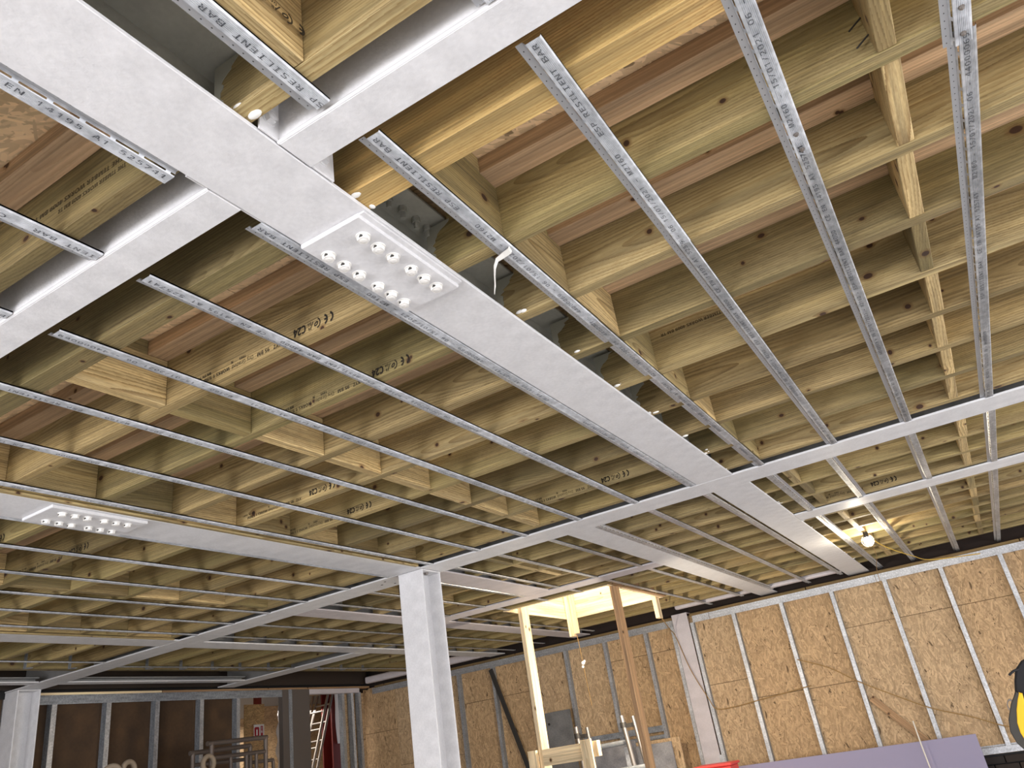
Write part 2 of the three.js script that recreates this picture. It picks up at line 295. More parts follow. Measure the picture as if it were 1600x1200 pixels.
const b2 = beamZ('white beam from the left edge to the big column, with a bolted splice plate', -3.598, -3.33, -4.56, 4.4);
{
  const p = part('splice_plate', pbox(-3.58, -3.345, FB - 0.016, FB - 0.0005, -2.36, -1.88, 'z', 0.003), paint, b2);
  for (const z of [-1.96, -2.02, -2.08, -2.165, -2.225, -2.285]) { bolt(p, -3.40, FB - 0.016, z, boltPaint); bolt(p, -3.525, FB - 0.016, z, boltPaint); }
}
beamZ('short mauve-white beam running from behind the big column to the stair opening', -3.555, -3.31, -6.48, -4.82, 0.203, paintMauve);
beamZ('mauve-white beam behind the big column, passing left of the stair opening to the back wall', -4.865, -4.62, -10.05, -4.82, 0.203, paintMauve);
const b5a = beamZ('narrow white beam at lower left meeting the long cross beam', -6.215, -5.955, -4.56, 4.4);
beamZ('white beam beyond the cross beam in line with the narrow lower left beam', -6.225, -5.97, -10.0, -4.82);
beamZ('thin white beam lowest on the left, nearest the left wall', -8.125, -7.985, -7.09, -4.83, 0.05);
beamZ('thin white beam at the lower left edge, between camera side and the corner column', -8.125, -7.985, -4.55, 4.0, 0.05);
// the channel at the top of the picture: web towards the camera
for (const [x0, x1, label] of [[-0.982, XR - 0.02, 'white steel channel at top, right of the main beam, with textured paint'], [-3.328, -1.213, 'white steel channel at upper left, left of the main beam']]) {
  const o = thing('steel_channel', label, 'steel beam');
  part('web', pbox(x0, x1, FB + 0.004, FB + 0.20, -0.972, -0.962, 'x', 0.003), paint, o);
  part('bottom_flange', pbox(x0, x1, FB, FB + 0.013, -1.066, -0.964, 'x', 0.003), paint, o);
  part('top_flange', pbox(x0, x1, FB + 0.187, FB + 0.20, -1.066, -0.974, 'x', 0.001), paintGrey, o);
  part('weld_bead', rod([x0, FB + 0.006, -0.9655], [x1, FB + 0.006, -0.9655], 0.0055, 10), paint, o);
  const xe = x0 < -2 ? x1 - 0.006 : x0;
  part('end_plate', pbox(xe, xe + 0.006, FB + 0.004, FB + 0.185, -1.14, -0.905, 'z', 0.001), paint, o);
  const sg = x0 < -2 ? -1 : 1, xb = x0 < -2 ? xe : xe + 0.006;
  for (const [yy, zz] of [[FB + 0.05, -0.932], [FB + 0.05, -1.1], [FB + 0.13, -0.932], [FB + 0.13, -1.1]]) { const m = part('bolt', boltHead, paint, o); m.position.set(xb, yy, zz); m.rotation.z = sg > 0 ? Math.PI / 2 : -Math.PI / 2; }
}
const cb1 = beamX('long white cross beam running from the right edge down to the far left column', -8.75, XR - 0.02, -4.822, -4.563);
{
  for (const [x, z] of [[-3.72, -4.63], [-3.72, -4.75], [-3.80, -4.69]]) part('bolt_hole', flat(new THREE.CylinderGeometry(0.009, 0.009, 0.0012, 12).translate(x, FB - 0.0016, z)), blackM, cb1);
}
beamX('thin white cross beam in the far right bay, crossing behind three resilient bars', -0.953, XR - 0.02, -6.352, -6.105, 0.2, paint);
beamX('mauve-white cross beam between the stair opening and the big column', -4.618, -2.252, -6.70, -6.485, 0.2, paintMauve);
beamX('white cross beam low on the left beyond the long cross beam', -8.5, -6.228, -7.36, -7.10, 0.2, paint);
for (const [x0, x1, z, label] of [[-2.04, -1.195, -9.64, 'mauve tubular edge beam by the back wall between the two long white beams'], [-3.2, -2.256, -9.62, 'mauve tubular edge beam from the wall column to the next white beam'], [-8.4, -6.24, -9.85, 'pale edge beam along the back wall at the far left corner']]) {
  const o = thing('edge_beam', label, 'steel beam'); const pts = []; for (let i = 0; i < 16; i++) { const a = -i / 16 * Math.PI * 2, c = Math.cos(a), s = Math.sin(a); pts.push([0.055 * Math.sign(c) * Math.pow(Math.abs(c), 0.5), FB + 0.05 + 0.05 * Math.sign(s) * Math.pow(Math.abs(s), 0.5)]); }
  const g = sweep(pts, 0, x1 - x0); g.rotateY(Math.PI / 2); g.translate(x0, 0, z); part('section', g, paintMauve, o);
}
// columns: I section, flanges across z
function column(label, x0, x1, z0, z1, top, mat, bolts) {
  const o = thing('steel_column', label, 'column'), xm = (x0 + x1) / 2, y0 = -1.55;
  part('front_flange', pbox(x0, x1, y0, top, z1 - 0.012, z1, 'y', 0.002), mat, o);
  part('rear_flange', pbox(x0, x1, y0, top, z0, z0 + 0.012, 'y', 0.002), mat, o);
  part('web', pbox(xm - 0.005, xm + 0.005, y0, top, z0 + 0.012, z1 - 0.012, 'y', 0), mat, o);
  part('cap_plate', pbox(x0, x1, top, top + 0.008, z0, z1, 'x', 0.001), mat, o);
  if (bolts) bolt(o, xm + 0.06, top, (z0 + z1) / 2, steelTube);
  return o;
}
column('large white steel column in the middle foreground under the beam crossing', -3.541, -3.323, -4.79, -4.565, 1.288, paint, true);
column('grey-white steel column at the lower left corner', -8.66, -8.37, -4.80, -4.57, 1.288, paint, false);
column('mauve steel column built into the back wall right of the stair opening', -3.405, -3.2, -10.2, -9.96, 1.285, paintMauve, false);

// ------------------------------------------------------------------ joists, battens and noggins
const inkMats = {};
function inkMat(key, w, h, draw, opacity = 0.9) {
  if (inkMats[key]) return inkMats[key];
  const t = canvasTex(w, h, (g) => { g.clearRect(0, 0, w, h); draw(g, w, h); }); t.wrapS = t.wrapT = THREE.ClampToEdgeWrapping;
  return inkMats[key] = new THREE.MeshStandardMaterial({ map: t, transparent: true, opacity, roughness: 0.8, side: THREE.DoubleSide, depthWrite: false });
}
// a flat print: origin = corner where reading starts at the letters' foot, u = reading direction, v = up of the letters
function print(parent, mat, o, u, v, L, Hh, s0 = 0, s1 = 1) {
  const g = new THREE.BufferGeometry(), p = (a, b) => [0, 1, 2].map((i) => o[i] + u[i] * a * L + v[i] * b * Hh);
  const n = new THREE.Vector3(...u).cross(new THREE.Vector3(...v));
  g.setAttribute('position', new THREE.Float32BufferAttribute([...p(0, 0), ...p(1, 0), ...p(1, 1), ...p(0, 0), ...p(1, 1), ...p(0, 1)], 3));
  g.setAttribute('normal', new THREE.Float32BufferAttribute(Array(6).fill([n.x, n.y, n.z]).flat(), 3));
  g.setAttribute('uv', new THREE.Float32BufferAttribute([s0, 0, s1, 0, s1, 1, s0, 0, s1, 1, s0, 1], 2));
  return part('printed_text', g, mat, parent);
}
const INK = 'rgba(28,22,14,1)';
const stampCE = inkMat('ce', 512, 96, (g) => {
  g.fillStyle = INK; g.strokeStyle = INK; g.lineWidth = 18;
  g.beginPath(); g.arc(46, 48, 34, Math.PI * 0.55, Math.PI * 1.45); g.stroke(); g.beginPath(); g.arc(112, 48, 34, Math.PI * 0.55, Math.PI * 1.45); g.stroke(); g.fillRect(76, 40, 34, 16);
  g.lineWidth = 11; g.beginPath(); g.arc(196, 48, 36, Math.PI * 0.6, Math.PI * 1.5); g.stroke(); g.beginPath(); g.ellipse(206, 46, 20, 11, -0.5, 0, 7); g.stroke();
  g.font = 'italic bold 70px sans-serif'; g.fillText('/', 236, 76); g.font = 'bold 34px sans-serif'; g.fillText('TR', 262, 42); g.fillText('DA', 262, 80);
  g.font = 'bold 88px sans-serif'; g.fillText('C24', 326, 82); g.lineWidth = 4; g.strokeText('C24', 326, 82); g.fillRect(170, 88, 170, 3);
});
const stampWorks = inkMat('works', 1024, 96, (g) => {
  g.fillStyle = INK; g.font = 'bold 46px sans-serif'; g.fillText('XYZ', 10, 46); g.fillText('95 BM', 130, 50); g.font = '46px sans-serif'; g.fillText('Dry Graded', 300, 52); g.font = 'bold 44px sans-serif'; g.fillText('WORKS 1 1/9BM', 560, 52);
  g.font = 'bold 34px sans-serif'; g.fillText('BN EN 14081', 770, 88); g.fillText('1995', 380, 90); g.fillText('N', 520, 90);
});
const stampFaint = inkMat('faint', 1024, 96, (g) => { g.fillStyle = 'rgba(50,40,26,1)'; g.font = 'bold 60px sans-serif'; g.fillText('THE TIMBER WORKS 4009 BM TR', 20, 64); }, 0.75);
function stampJoist(j, zFace, x, y, ce = true, works = true) {
  const z = zFace + 0.0012;
  if (ce) print(j, stampCE, [x, y + 0.006, z], [-1, 0, 0], [0, -1, 0], 0.19, 0.044);
  if (works) print(j, stampWorks, [x - 0.23, y + 0.004, z], [-1, 0, 0], [0, -1, 0], 0.46, 0.043);
}
const overspray = new THREE.MeshStandardMaterial({ color: 0xa3a294, roughness: 0.7 });
function spray(j, zn) {          // ragged grey paint carried over from the beam on to the joist end
  const s = new THREE.Shape(); s.moveTo(-1.05, JB + 0.05); for (let i = 0; i <= 14; i++) { const t = i / 14; s.lineTo(-1.035 + (t > 0.55 ? (t - 0.55) * 0.14 : 0) + rr(0, 0.016), JB + 0.045 + 0.12 * t); } s.lineTo(-1.05, JB + 0.165); s.closePath();
  const g = flat(new THREE.ExtrudeGeometry(s, { depth: 0.0016, bevelEnabled: false })); g.translate(0, 0, zn); part('grey_overspray', g, overspray, j);
}
let wi = 0;
const nextWood = () => woodMats[(wi = (wi * 5 + 7) % 997) % woodMats.length];
// x0/x1: body; t0/t1: reach of the notched tongue that sits on a beam's bottom flange
function joist(label, x0, x1, zf, { t0 = x0, t1 = x1, th = 0.047, mat = nextWood(), batten = true, group, packL = false, packR = false } = {}) {
  const o = thing('timber_joist', label, 'joist', group), zn = zf + th, geo = [];
  const uo = rnd() * 2.4, vo = rnd() * 0.28, B = (a, b, c, d, e = 0) => cbox(a, b, c, d, zf + e, zn - e, t0 < x0 || t1 > x1 ? 0.0007 : 0.0025, 'x', uo, vo, S, T);
  geo.push(B(x0, x1, JB, JT));
  if (t0 < x0) geo.push(B(t0, x0 + 0.012, JB + 0.0002, 1.478, 0.0002)); if (t1 > x1) geo.push(B(x1 - 0.012, t1, JB + 0.0002, 1.478, 0.0002));
  const m = part('plank', geo, mat, o);
  if (batten) part('batten', wbox(x0 + 0.01, x1 - 0.005, 1.497, JT, zn, zn + 0.084, 'x'), battenMat, o);
  for (const [f, xp] of [[packL, t0 + 0.052], [packR, t1 - 0.05]]) if (f) {
    const g = []; for (let i = 0; i < 3; i++) { const w = rr(0.008, 0.022), q = new THREE.IcosahedronGeometry(w * 0.55, 1); q.scale(rr(0.9, 1.9), rr(0.35, 0.6), rr(0.7, 1.4)); q.translate(xp + rr(0.006, 0.045), JB + rr(-0.002, 0.012), rr(zf - 0.004, zn + 0.004)); g.push(flat(q)); }
    part('white_filler', g, white, o);
  }
  o.userData.plank = undefined; delete o.userData.plank; o._zn = zn; return o;
}
const JO = {};
zJoist.forEach((zf, i) => {
  const near = i < 3, n = near ? ORD[2 - i] : ORD[i - 3];
  const where = near ? 'on camera side of top channel' : 'from the top channel';
  const dbl = i === 3 ? 0.078 : 0.047;
  JO['R' + i] = joist(`floor joist right of the main beam, ${n} ${where}`, -0.972, XR - 0.03, zf, { t0: -1.05, th: dbl, packL: true, mat: i === 3 ? orangeWood : nextWood() });
  JO['L' + i] = joist(`floor joist between the two bolted beams, ${n} ${where}`, -3.315, -1.225, zf, { t0: -3.42, t1: -1.15, th: dbl });
  JO['C' + i] = joist(`floor joist left of the second bolted beam, ${n} ${where}`, -5.94, -3.612, zf, { t0: -6.05, t1: -3.49, th: dbl });
  if (!near) JO['D' + i] = joist(`floor joist at the far lower left, ${n} ${where}`, -7.34, -6.23, zf, { t1: -6.11, batten: false });
});
[...zFar1, ...zFar2].forEach((zf, i) => {
  const n = ORD[i], fr = 'past the long cross beam';
  JO['FR' + i] = joist(`floor joist right of the main beam, ${n} ${fr}`, -0.94, XR - 0.03, zf, { t0: -1.03, packL: true, batten: i !== 3 });
  JO['FM' + i] = joist(`floor joist between main beam and its left neighbour, ${n} ${fr}`, -2.03, -1.205, zf, { t0: -2.13, t1: -1.12 });
  if (zf > -6.2) JO['FB' + i] = joist(`floor joist above and right of the big column top, ${n} ${fr}`, -3.295, -2.265, zf, { t0: -3.4, t1: -2.17 });
  else if (zf > -6.95) { /* the cross beam and the trimmer stand here */ }
  else if (zf > -8.42) {
    JO['HB' + i] = joist(`short floor joist right of the stair opening, ${ORD[i - 5]} from the camera`, -2.885, -2.265, zf, { t1: -2.17 });
    joist(`short floor joist left of the stair opening, ${ORD[i - 5]} from the camera`, -4.6, -4.15, zf, { t0: -4.7, batten: false });
  } else joist(`floor joist behind the stair opening, ${ORD[i - 9]} from the back of it`, -4.6, -2.265, zf, { t0: -4.7, t1: -2.17, batten: zf < -8.7 });
  if (zf > -6.2) joist(`floor joist left of the big column, ${n} ${fr}`, -4.6, -3.57, zf, { t0: -4.7, t1: -3.46 });
  joist(`floor joist two bays left of the stair opening, ${n} ${fr}`, -5.955, -4.88, zf, { t0: -6.06, t1: -4.78 });
  if (i < 9 && i !== 5) joist(`floor joist in the far left corner bay, ${n} ${fr}`, -7.34, -6.24, zf, { t1: -6.13, batten: false });
});
for (let i = 2; i < 9; i++) if (i !== 3) spray(JO['R' + i], JO['R' + i]._zn);
joist('floor joist tight against the mauve cross beam, right of the short beam', -3.295, -2.265, -6.465, { t0: -3.4, t1: -2.17 });
joist('floor joist tight against the mauve cross beam, left of the short beam', -4.6, -3.57, -6.465, { t0: -4.7, t1: -3.46 });
stampJoist(JO.L4, -1.635, -1.437, 1.36); stampJoist(JO.L5, -2.031, -1.44, 1.352); stampJoist(JO.L10, -4.035, -1.43, 1.352); stampJoist(JO.L8, -3.235, -2.65, 1.366); stampJoist(JO.L7, -2.839, -2.55, 1.37, true, true);
stampJoist(JO.C4, -1.635, -3.9, 1.36); stampJoist(JO.C5, -2.031, -4.0, 1.36); stampJoist(JO.C6, -2.439, -3.95, 1.36); stampJoist(JO.FR2, -6.043, -0.19, 1.372);
print(JO.R7, stampFaint, [-0.43, 1.478, -2.8378], [-1, 0, 0], [0, -1, 0], 0.34, 0.03); print(JO.C2, stampFaint, [-1.35, 1.40, -0.845], [-1, 0, 0], [0, -1, 0], 0.3, 0.03);
print(JO.L2, stampFaint, [-1.36, 1.43, -0.8448], [-1, 0, 0], [0, -1, 0], 0.42, 0.034);

// noggins: a row of solid blocking pieces between neighbouring joists
function noggins(prefix, x0, x1, faces, tilt = 0) {
  for (let i = 0; i + 1 < faces.length; i++) {
    const zn = faces[i], zf = faces[i + 1] + 0.047, s = rr(-0.006, 0.006) + tilt * i;
    if (zn - zf > 0.6 || zn - zf < 0.1 || (zn < -0.8 && zf > -1.25)) continue;
    const o = thing('timber_noggin', `${prefix}, ${ORD[i]} from the camera`, 'noggin');
    part('block', wbox(x0 + s, x1 + s, JB + rr(0, 0.003), 1.496, zf + 0.0005, zn - 0.0005, 'z'), rnd() < 0.5 ? figured : pick(woodMats), o);
    if (zn - zf > 0.12) part('upper_block', wbox(x0 + s, x1 + s, 1.4965, JT, zf + 0.085, zn - 0.0005, 'z'), pick(woodMats), o);
    o._x1 = x1 + s; JO[prefix + i] = o;
  }
}
const n1 = 'solid noggin in the row beside the wide main beam';
noggins(n1, -0.832, -0.785, zJoist);
noggins('solid noggin in the right-hand row between two resilient bars', 0.228, 0.272, zJoist.slice(3));
noggins('solid noggin in the row between the two bolted beams', -2.297, -2.25, zJoist.slice(2));
noggins('solid noggin in the row left of the second bolted beam', -4.80, -4.753, zJoist.slice(2));
noggins('far noggin in the row right of the main beam', -0.76, -0.713, [-4.82, ...zFar1], 0.012);
noggins('far noggin in the row passing the hanging lamp', -0.70, -0.655, zFar2, 0.008);
noggins('far noggin in the right-hand row near the wall', 0.238, 0.285, [-4.82, ...zFar1]);
noggins('far noggin beyond the thin cross beam in the right-hand row', 0.24, 0.287, zFar2);
noggins('far noggin in the row right of the big column', -2.99, -2.945, [-4.82, ...zFar1]);
noggins('far noggin in the row left of the big column', -4.12, -4.075, [-4.82, ...zFar1]);
noggins('blocking piece tight against the right side of the second bolted beam', -3.318, -3.272, zJoist.slice(3), 0);
noggins('blocking piece tight against the narrow lower left beam', -5.94, -5.895, zJoist.slice(3), 0);
for (const [x0, x1, z0, l] of [[-3.329, -3.30, -4.5, 'cream timber strip along the right edge of the second bolted beam'], [-5.953, -5.93, -4.5, 'cream timber strip along the right edge of the narrow lower left beam']]) { const o = thing('packing_strip', l, 'timber strip'); part('strip', wbox(x0, x1, FB + 0.0, JB - 0.001, z0, -1.08, 'z'), woodMats[8], o); }
print(JO[n1 + 1], stampCE, [-0.7738, 1.402, -0.868], [0, 0, 1], [0, -1, 0], 0.2, 0.036);
{
  const k = JO['solid noggin in the right-hand row between two resilient bars0'];
  for (const [y, z] of [[1.405, -1.615], [1.352, -1.618]]) part('nail', rod([0.229, y + 0.012, z], [0.196, y - 0.014, z + 0.006], 0.0022, 8), steelDark, k);
}
// trimmer and hangers in the far lower left bay
{
  const o = thing('timber_trimmer', 'long timber trimmer carrying joist hangers at the far lower left', 'trimmer');
  part('plank', wbox(-7.44, -7.345, JB, JT, -9.9, 3.5, 'z'), woodMats[5], o);
  for (const zf of [...zJoist.slice(5), ...zFar1, ...zFar2.slice(0, 6)]) part('joist_hanger', [pbox(-7.344, -7.30, JB - 0.004, 1.46, zf - 0.003, zf - 0.0005, 'y', 0), pbox(-7.344, -7.30, JB - 0.004, 1.46, zf + 0.0475, zf + 0.05, 'y', 0), pbox(-7.344, -7.28, JB - 0.004, JB - 0.001, zf, zf + 0.047, 'z', 0)], galvDull, o);
  const w = thing('timber_trimmer', 'edge joist at the left wall coloured near-black for the shaded gap under the deck', 'trimmer');
  part('plank', wbox(-8.56, -8.47, JB, JT, -9.9, 3.5, 'z'), new THREE.MeshStandardMaterial({ color: 0x2a2018, roughness: 0.8 }), w);  // near-black colour stands for the shade in the gap under the deck
}

// ------------------------------------------------------------------ resilient bars
const barPrint = ['CE EN 14195 A1 525741    44000069 - 06 15/01/2021 - M2160    ESP RESILIENT BAR', '44000069 - 06 27/01/2021 - M2160 - ESP RESILIENT BAR 44000   CE EN 14195 A1 525741', 'ESP RESILIENT BAR   CE EN 14195 A1 525741    M2160 - 15/01/2021 06 - 44000069', '44000069 06 - ESP RESILIENT BAR   CE EN 14195 A1 525741   - 27/01/2021 - M2160 -'].map((s, i) => inkMat('bar' + i, 2048, 40, (g) => {
  g.fillStyle = 'rgba(24,26,34,1)'; g.font = 'bold 36px monospace'; let x = 2040 - s.length * 23.5; for (const ch of s) { g.fillText(ch, x, 32); x += 23.5; }
  g.globalCompositeOperation = 'destination-out'; for (let a = 0; a < 2048; a += 5) g.fillRect(a, 0, 1, 40); for (let b = 0; b < 40; b += 5) g.fillRect(0, b, 2048, 1);
}, 0.95));
function bar(label, xTip, z0, z1, { flip = false, mat = galv, detail = 1, text = -1, tz = null, drop = 0, group, screws = [] } = {}) {
  const o = thing('resilient_bar', label, 'resilient bar', group), sg = flip ? -1 : 1, tk = 0.0008, b = JB - drop;
  const line = [[0.0165, 0], [0.0235, -0.0125]], face = [[0.0235, -0.0125]];
  if (detail > 0) for (let i = 0; i < 7; i++) { const x = 0.0305 + i * 0.0036; face.push([x, -0.0125], [x + 0.0008, -0.0114], [x + 0.0016, -0.0125]); }
  face.push([0.0575, -0.0125], [0.0605, -0.009], [0.0605, -0.004]);
  const thick = (p) => [...p, ...p.slice().reverse().map(([x, y]) => [x, y + tk])].map(([x, y]) => [xTip + sg * x, b + y]);
  const fix = (p) => (sg > 0 ? p : p.slice().reverse());
  part('face', sweep(fix(thick(face)), z0, z1), mat, o);
  const fx = Math.min(xTip, xTip + sg * 0.0165), fg = cbox(fx, fx + 0.0165, b - 0.0009, b - 0.0001, z0, z1, 0, 'z', 0, -fx - 0.37, 10, 1 / 0.0165);
  part('fixing_flange', fg, detail > 0 ? perf : mat, o);
  if (detail > 0) {
    const g = []; const rim = (a, c, za, zb) => g.push(sweep(fix(thick([a, c])), za, zb)), L = line;
    const at = (t) => [L[0][0] + (L[1][0] - L[0][0]) * t, L[0][1] + (L[1][1] - L[0][1]) * t];
    rim(at(0), at(0.5), z0, z1); rim(at(0.84), at(1), z0, z1);
    for (let z = z1; z > z0; z -= 0.068) rim(at(0.48), at(0.86), Math.max(z0, z - 0.013), z);
    part('slotted_web', g, mat, o);
  } else part('web', sweep(fix(thick(line)), z0, z1), mat, o);
  if (text >= 0) {
    const L = 1.75, yy = b - 0.0133, ts = tz ?? z1;
    for (let zz = ts; zz > z0 + 0.1; zz -= L + 0.15) {
      const len = Math.min(L, zz - z0); // prints start far away and read back towards the camera
      if (!flip) print(o, barPrint[text], [xTip + 0.048, yy, zz - len], [0, 0, 1], [-1, 0, 0], len, 0.0195, 1 - len / L, 1);
      else print(o, barPrint[text], [xTip - 0.048, yy, zz], [0, 0, -1], [1, 0, 0], len, 0.0195, 1 - len / L, 1);
    }
  }
  for (const z of screws) { const m = part('screw', boltHead, steelTube, o); m.position.set(xTip + sg * 0.04, b - 0.0125, z); m.scale.setScalar(0.34); }
  return o;
}
const E = -4.575;
// near the camera, before the top channel
bar('lettered resilient bar lying against the left edge of the wide main beam', -1.211, -0.888, 2.4, { flip: true, text: 1, tz: 0.7, mat: galvBright });
bar('lettered resilient bar at the left edge, ending against the upper left channel', -1.660, -0.958, 2.4, { text: 3, tz: 0.2, mat: galvBright });
bar('resilient bar end just showing at the left edge on the channel', -2.065, -0.958, 2.4, { text: 2, mat: galvBright });
bar('lettered resilient bar at the top, ending on the white channel right of the main beam', -0.868, -0.945, 2.4, { text: 0, tz: -0.62, mat: galvBright });
bar('short resilient bar end at the top edge on the white channel', -0.435, -0.957, 2.4, { text: 2, mat: galvBright });
// right of the main beam
bar('lettered resilient bar immediately right of the main beam, with white tape over it', -0.845, -2.25, -1.078, { text: 0, mat: galvBright });
bar('second length of the bar immediately right of the main beam, lapped under the first', -0.847, E, -2.2, { text: 2, mat: galv, drop: -0.001 });
bar('lettered resilient bar starting below the top channel, second right of the main beam', -0.424, -2.02, -1.085, { text: 0, mat: galvBright });
bar('second length of the bar that is second right of the main beam', -0.426, E, -1.96, { text: 1, mat: galv, drop: -0.0008 });
bar('lettered resilient bar with two screws, third right of the main beam', -0.029, -1.86, -1.078, { text: 2, mat: galvBright, screws: [-1.76, -1.83] });
bar('lower length of the third resilient bar right of the main beam', -0.029, E, -1.80, { text: 1, mat: galv, drop: -0.0008 });
bar('resilient bar at the right edge of the picture, with two screws near the top', 0.365, -1.72, -1.078, { text: -1, mat: galvBright, screws: [-1.60, -1.685] });
bar('lower length of the right-edge bar with a shiny crumpled end', 0.373, E, -1.68, { text: 2, mat: galv, drop: -0.0008 });
// between the bolted beams
bar('galvanised bar touching the left side of the main beam past its splice plate', -1.275, E, -1.13, { text: 0, mat: galvBright });
bar('pinkish galvanised bar, second left of the main beam', -1.657, E, -1.09, { text: 1, mat: galvBright });
bar('galvanised bar third left of the main beam, crossing the noggin row', -2.063, E, -1.09, { text: 2, mat: galvBright });
bar('galvanised bar fourth left of the main beam', -2.472, E, -1.09, { text: 0, mat: galvBright });
bar('galvanised bar fifth left of the main beam', -2.866, E, -1.09, { text: 1, mat: galvBright });
bar('galvanised bar just right of the second bolted beam', -3.272, E, -1.09, { text: 2, mat: galvBright });
// left of the second bolted beam
for (const [i, x] of [-3.658, -4.06, -4.50, -4.91, -5.325, -5.765].entries()) bar(`thin-looking galvanised bar left of the second bolted beam, ${ORD[i]} from it`, x, E, -1.09, { mat: galvBright, detail: i < 2 ? 1 : 0 });
bar('pale bar seen edge-on in the lower left corner bay', -7.02, E, -1.5, { mat: galvBright, detail: 0 });
// beyond the cross beam
const F0 = -10.15, F1 = -4.83;
bar('far bar right beside the main beam, with dark slots, leading to the wall', -0.79, F0 + 0.03, F1, { flip: true, mat: galv });
bar('far bar passing right of the hanging lamp', -0.425, F0, F1, { flip: true, mat: galv });
bar('far bar third right of the main beam, reaching the wall', -0.035, F0, F1, { mat: galv });
bar('far bar at the right edge reaching the wall', 0.38, F0, F1, { mat: galv });
bar('far bar along the left side of the main beam', -1.272, F0 + 0.3, F1, { mat: galv });
bar('far bar between the main beam and its left neighbour', -1.66, F0 + 0.2, F1, { mat: galv });
bar('dark-slotted far bar along the beam that is first left of the main beam', -1.985, F0 + 0.4, F1, { flip: true, mat: galv });
bar('far bar ending at the right front corner of the stair opening', -2.86, F0 + 0.3, F1, { mat: galv, detail: 0 });
bar('far bar left of the second white beam past the cross beam', -2.43, F0 + 0.4, F1, { mat: galv, detail: 0 });
bar('far bar right beside the short mauve beam', -3.25, -6.98, F1, { mat: galv, detail: 0 });
bar('far bar left beside the short mauve beam, bent at the stair opening', -3.63, -6.98, F1, { mat: galv, detail: 0 });
bar('far bar left of the big column, crossing behind it', -4.07, -6.96, F1, { mat: galv, detail: 0 });
bar('far bar along the right side of the beam behind the big column', -4.49, -9.8, F1, { mat: galv, detail: 0 });
bar('far bar in the bay left of the beam behind the column, right one', -5.31, -9.9, F1, { mat: galv, detail: 0 });
bar('far bar in the bay left of the beam behind the column, left one', -5.79, -9.9, F1, { mat: galv, detail: 0 });
bar('far bar in the far left corner bay', -7.22, -9.9, F1, { mat: galv, detail: 0 });
// tape over the first bar
{
  const o = thing('white_tape', 'torn strip of white tape dangling over a resilient bar beside the main beam', 'tape');
  const P = [], c = [[-0.79, 1.305, -1.668], [-0.80, 1.296, -1.672], [-0.822, 1.294, -1.675], [-0.845, 1.287, -1.673], [-0.853, 1.262, -1.667], [-0.856, 1.235, -1.664], [-0.862, 1.205, -1.668], [-0.871, 1.18, -1.672]], w = [0.014, 0.014, 0.013, 0.010, 0.009, 0.0065, 0.006, 0.002];
  for (let i = 0; i + 1 < c.length; i++) { const q = (k, s) => [c[k][0] + s * w[k] * 0.25, c[k][1], c[k][2] + s * w[k]]; for (const v of [q(i, -1), q(i + 1, -1), q(i + 1, 1), q(i, -1), q(i + 1, 1), q(i, 1)]) P.push(v); }
  const g = new THREE.BufferGeometry(); g.setAttribute('position', new THREE.Float32BufferAttribute([...P.flat(), ...P.map(([x, y, z]) => [x + 0.0006, y - 0.0006, z]).reverse().flat()], 3)); g.setAttribute('uv', new THREE.Float32BufferAttribute(new Array(P.length * 4).fill(0.5), 2)); g.computeVertexNormals();
  part('strip', g, white, o);
}

// ------------------------------------------------------------------ the back wall
function stud(label, x0, z, y0, y1, name = 'metal_stud', mat = galvBright) {          // C stud: flange to the room, web on the right-hand side of it
  const o = thing(name, label, 'wall stud');
  part('front_flange', pbox(x0, x0 + 0.045, y0, y1, z - 0.0015, z, 'y', 0), mat, o);
  part('web', pbox(x0 + 0.0435, x0 + 0.045, y0, y1, z - 0.068, z - 0.0015, 'y', 0), galvDull, o);
  part('rear_flange', pbox(x0, x0 + 0.045, y0, y1, z - 0.0695, z - 0.068, 'y', 0), mat, o);
  part('lip', pbox(x0, x0 + 0.0015, y0, y1, z - 0.012, z - 0.0015, 'y', 0), mat, o);
  return o;
}
const wf = structure('wall_far');
{
  const Z = ZW - 0.0705;
  const xs = [-8.7, -8.06, -6.86, -5.66, -4.46, -3.26, -2.66, -1.46, -0.26, 0.94, 2.14, 3.34, 3.9];
  const jn = [0.6, 0.1, 0.75, -0.1, 0.9, 0.4, 0.17, 0.735, 0.735, 0.2, 0.6, 0.3];
  for (let i = 0; i + 1 < xs.length; i++) for (const [a, b] of [[-0.74, jn[i]], [jn[i], 1.26]]) part('osb_board', cbox(xs[i] + 0.0015, xs[i + 1] - 0.0015, a + 0.002, b - 0.002, Z - 0.018, Z, 0.002, 'x', rr(0, 3), rr(0, 3), 0.83, 0.83), i % 2 ? osbWall : osbWall2, wf);
  part('sheathing', cbox(-8.9, 4.1, -1.55, 2.0, Z - 0.2, Z - 0.03, 0), new THREE.MeshStandardMaterial({ color: 0x241a16, roughness: 0.9 }), wf);  // sheathing coloured dark to give the shade in the gap above the wall
}
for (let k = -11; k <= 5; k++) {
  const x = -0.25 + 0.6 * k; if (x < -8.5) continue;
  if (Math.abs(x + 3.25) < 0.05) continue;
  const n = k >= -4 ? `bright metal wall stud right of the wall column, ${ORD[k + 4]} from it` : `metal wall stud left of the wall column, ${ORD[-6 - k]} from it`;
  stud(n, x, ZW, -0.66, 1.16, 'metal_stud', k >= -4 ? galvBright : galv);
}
stud('bright metal stud fixed to the right side of the mauve wall column', -3.195, ZW, -0.66, 1.16);
stud('bright metal stud fixed to the left side of the mauve wall column', -3.465, ZW, -0.66, 1.16);
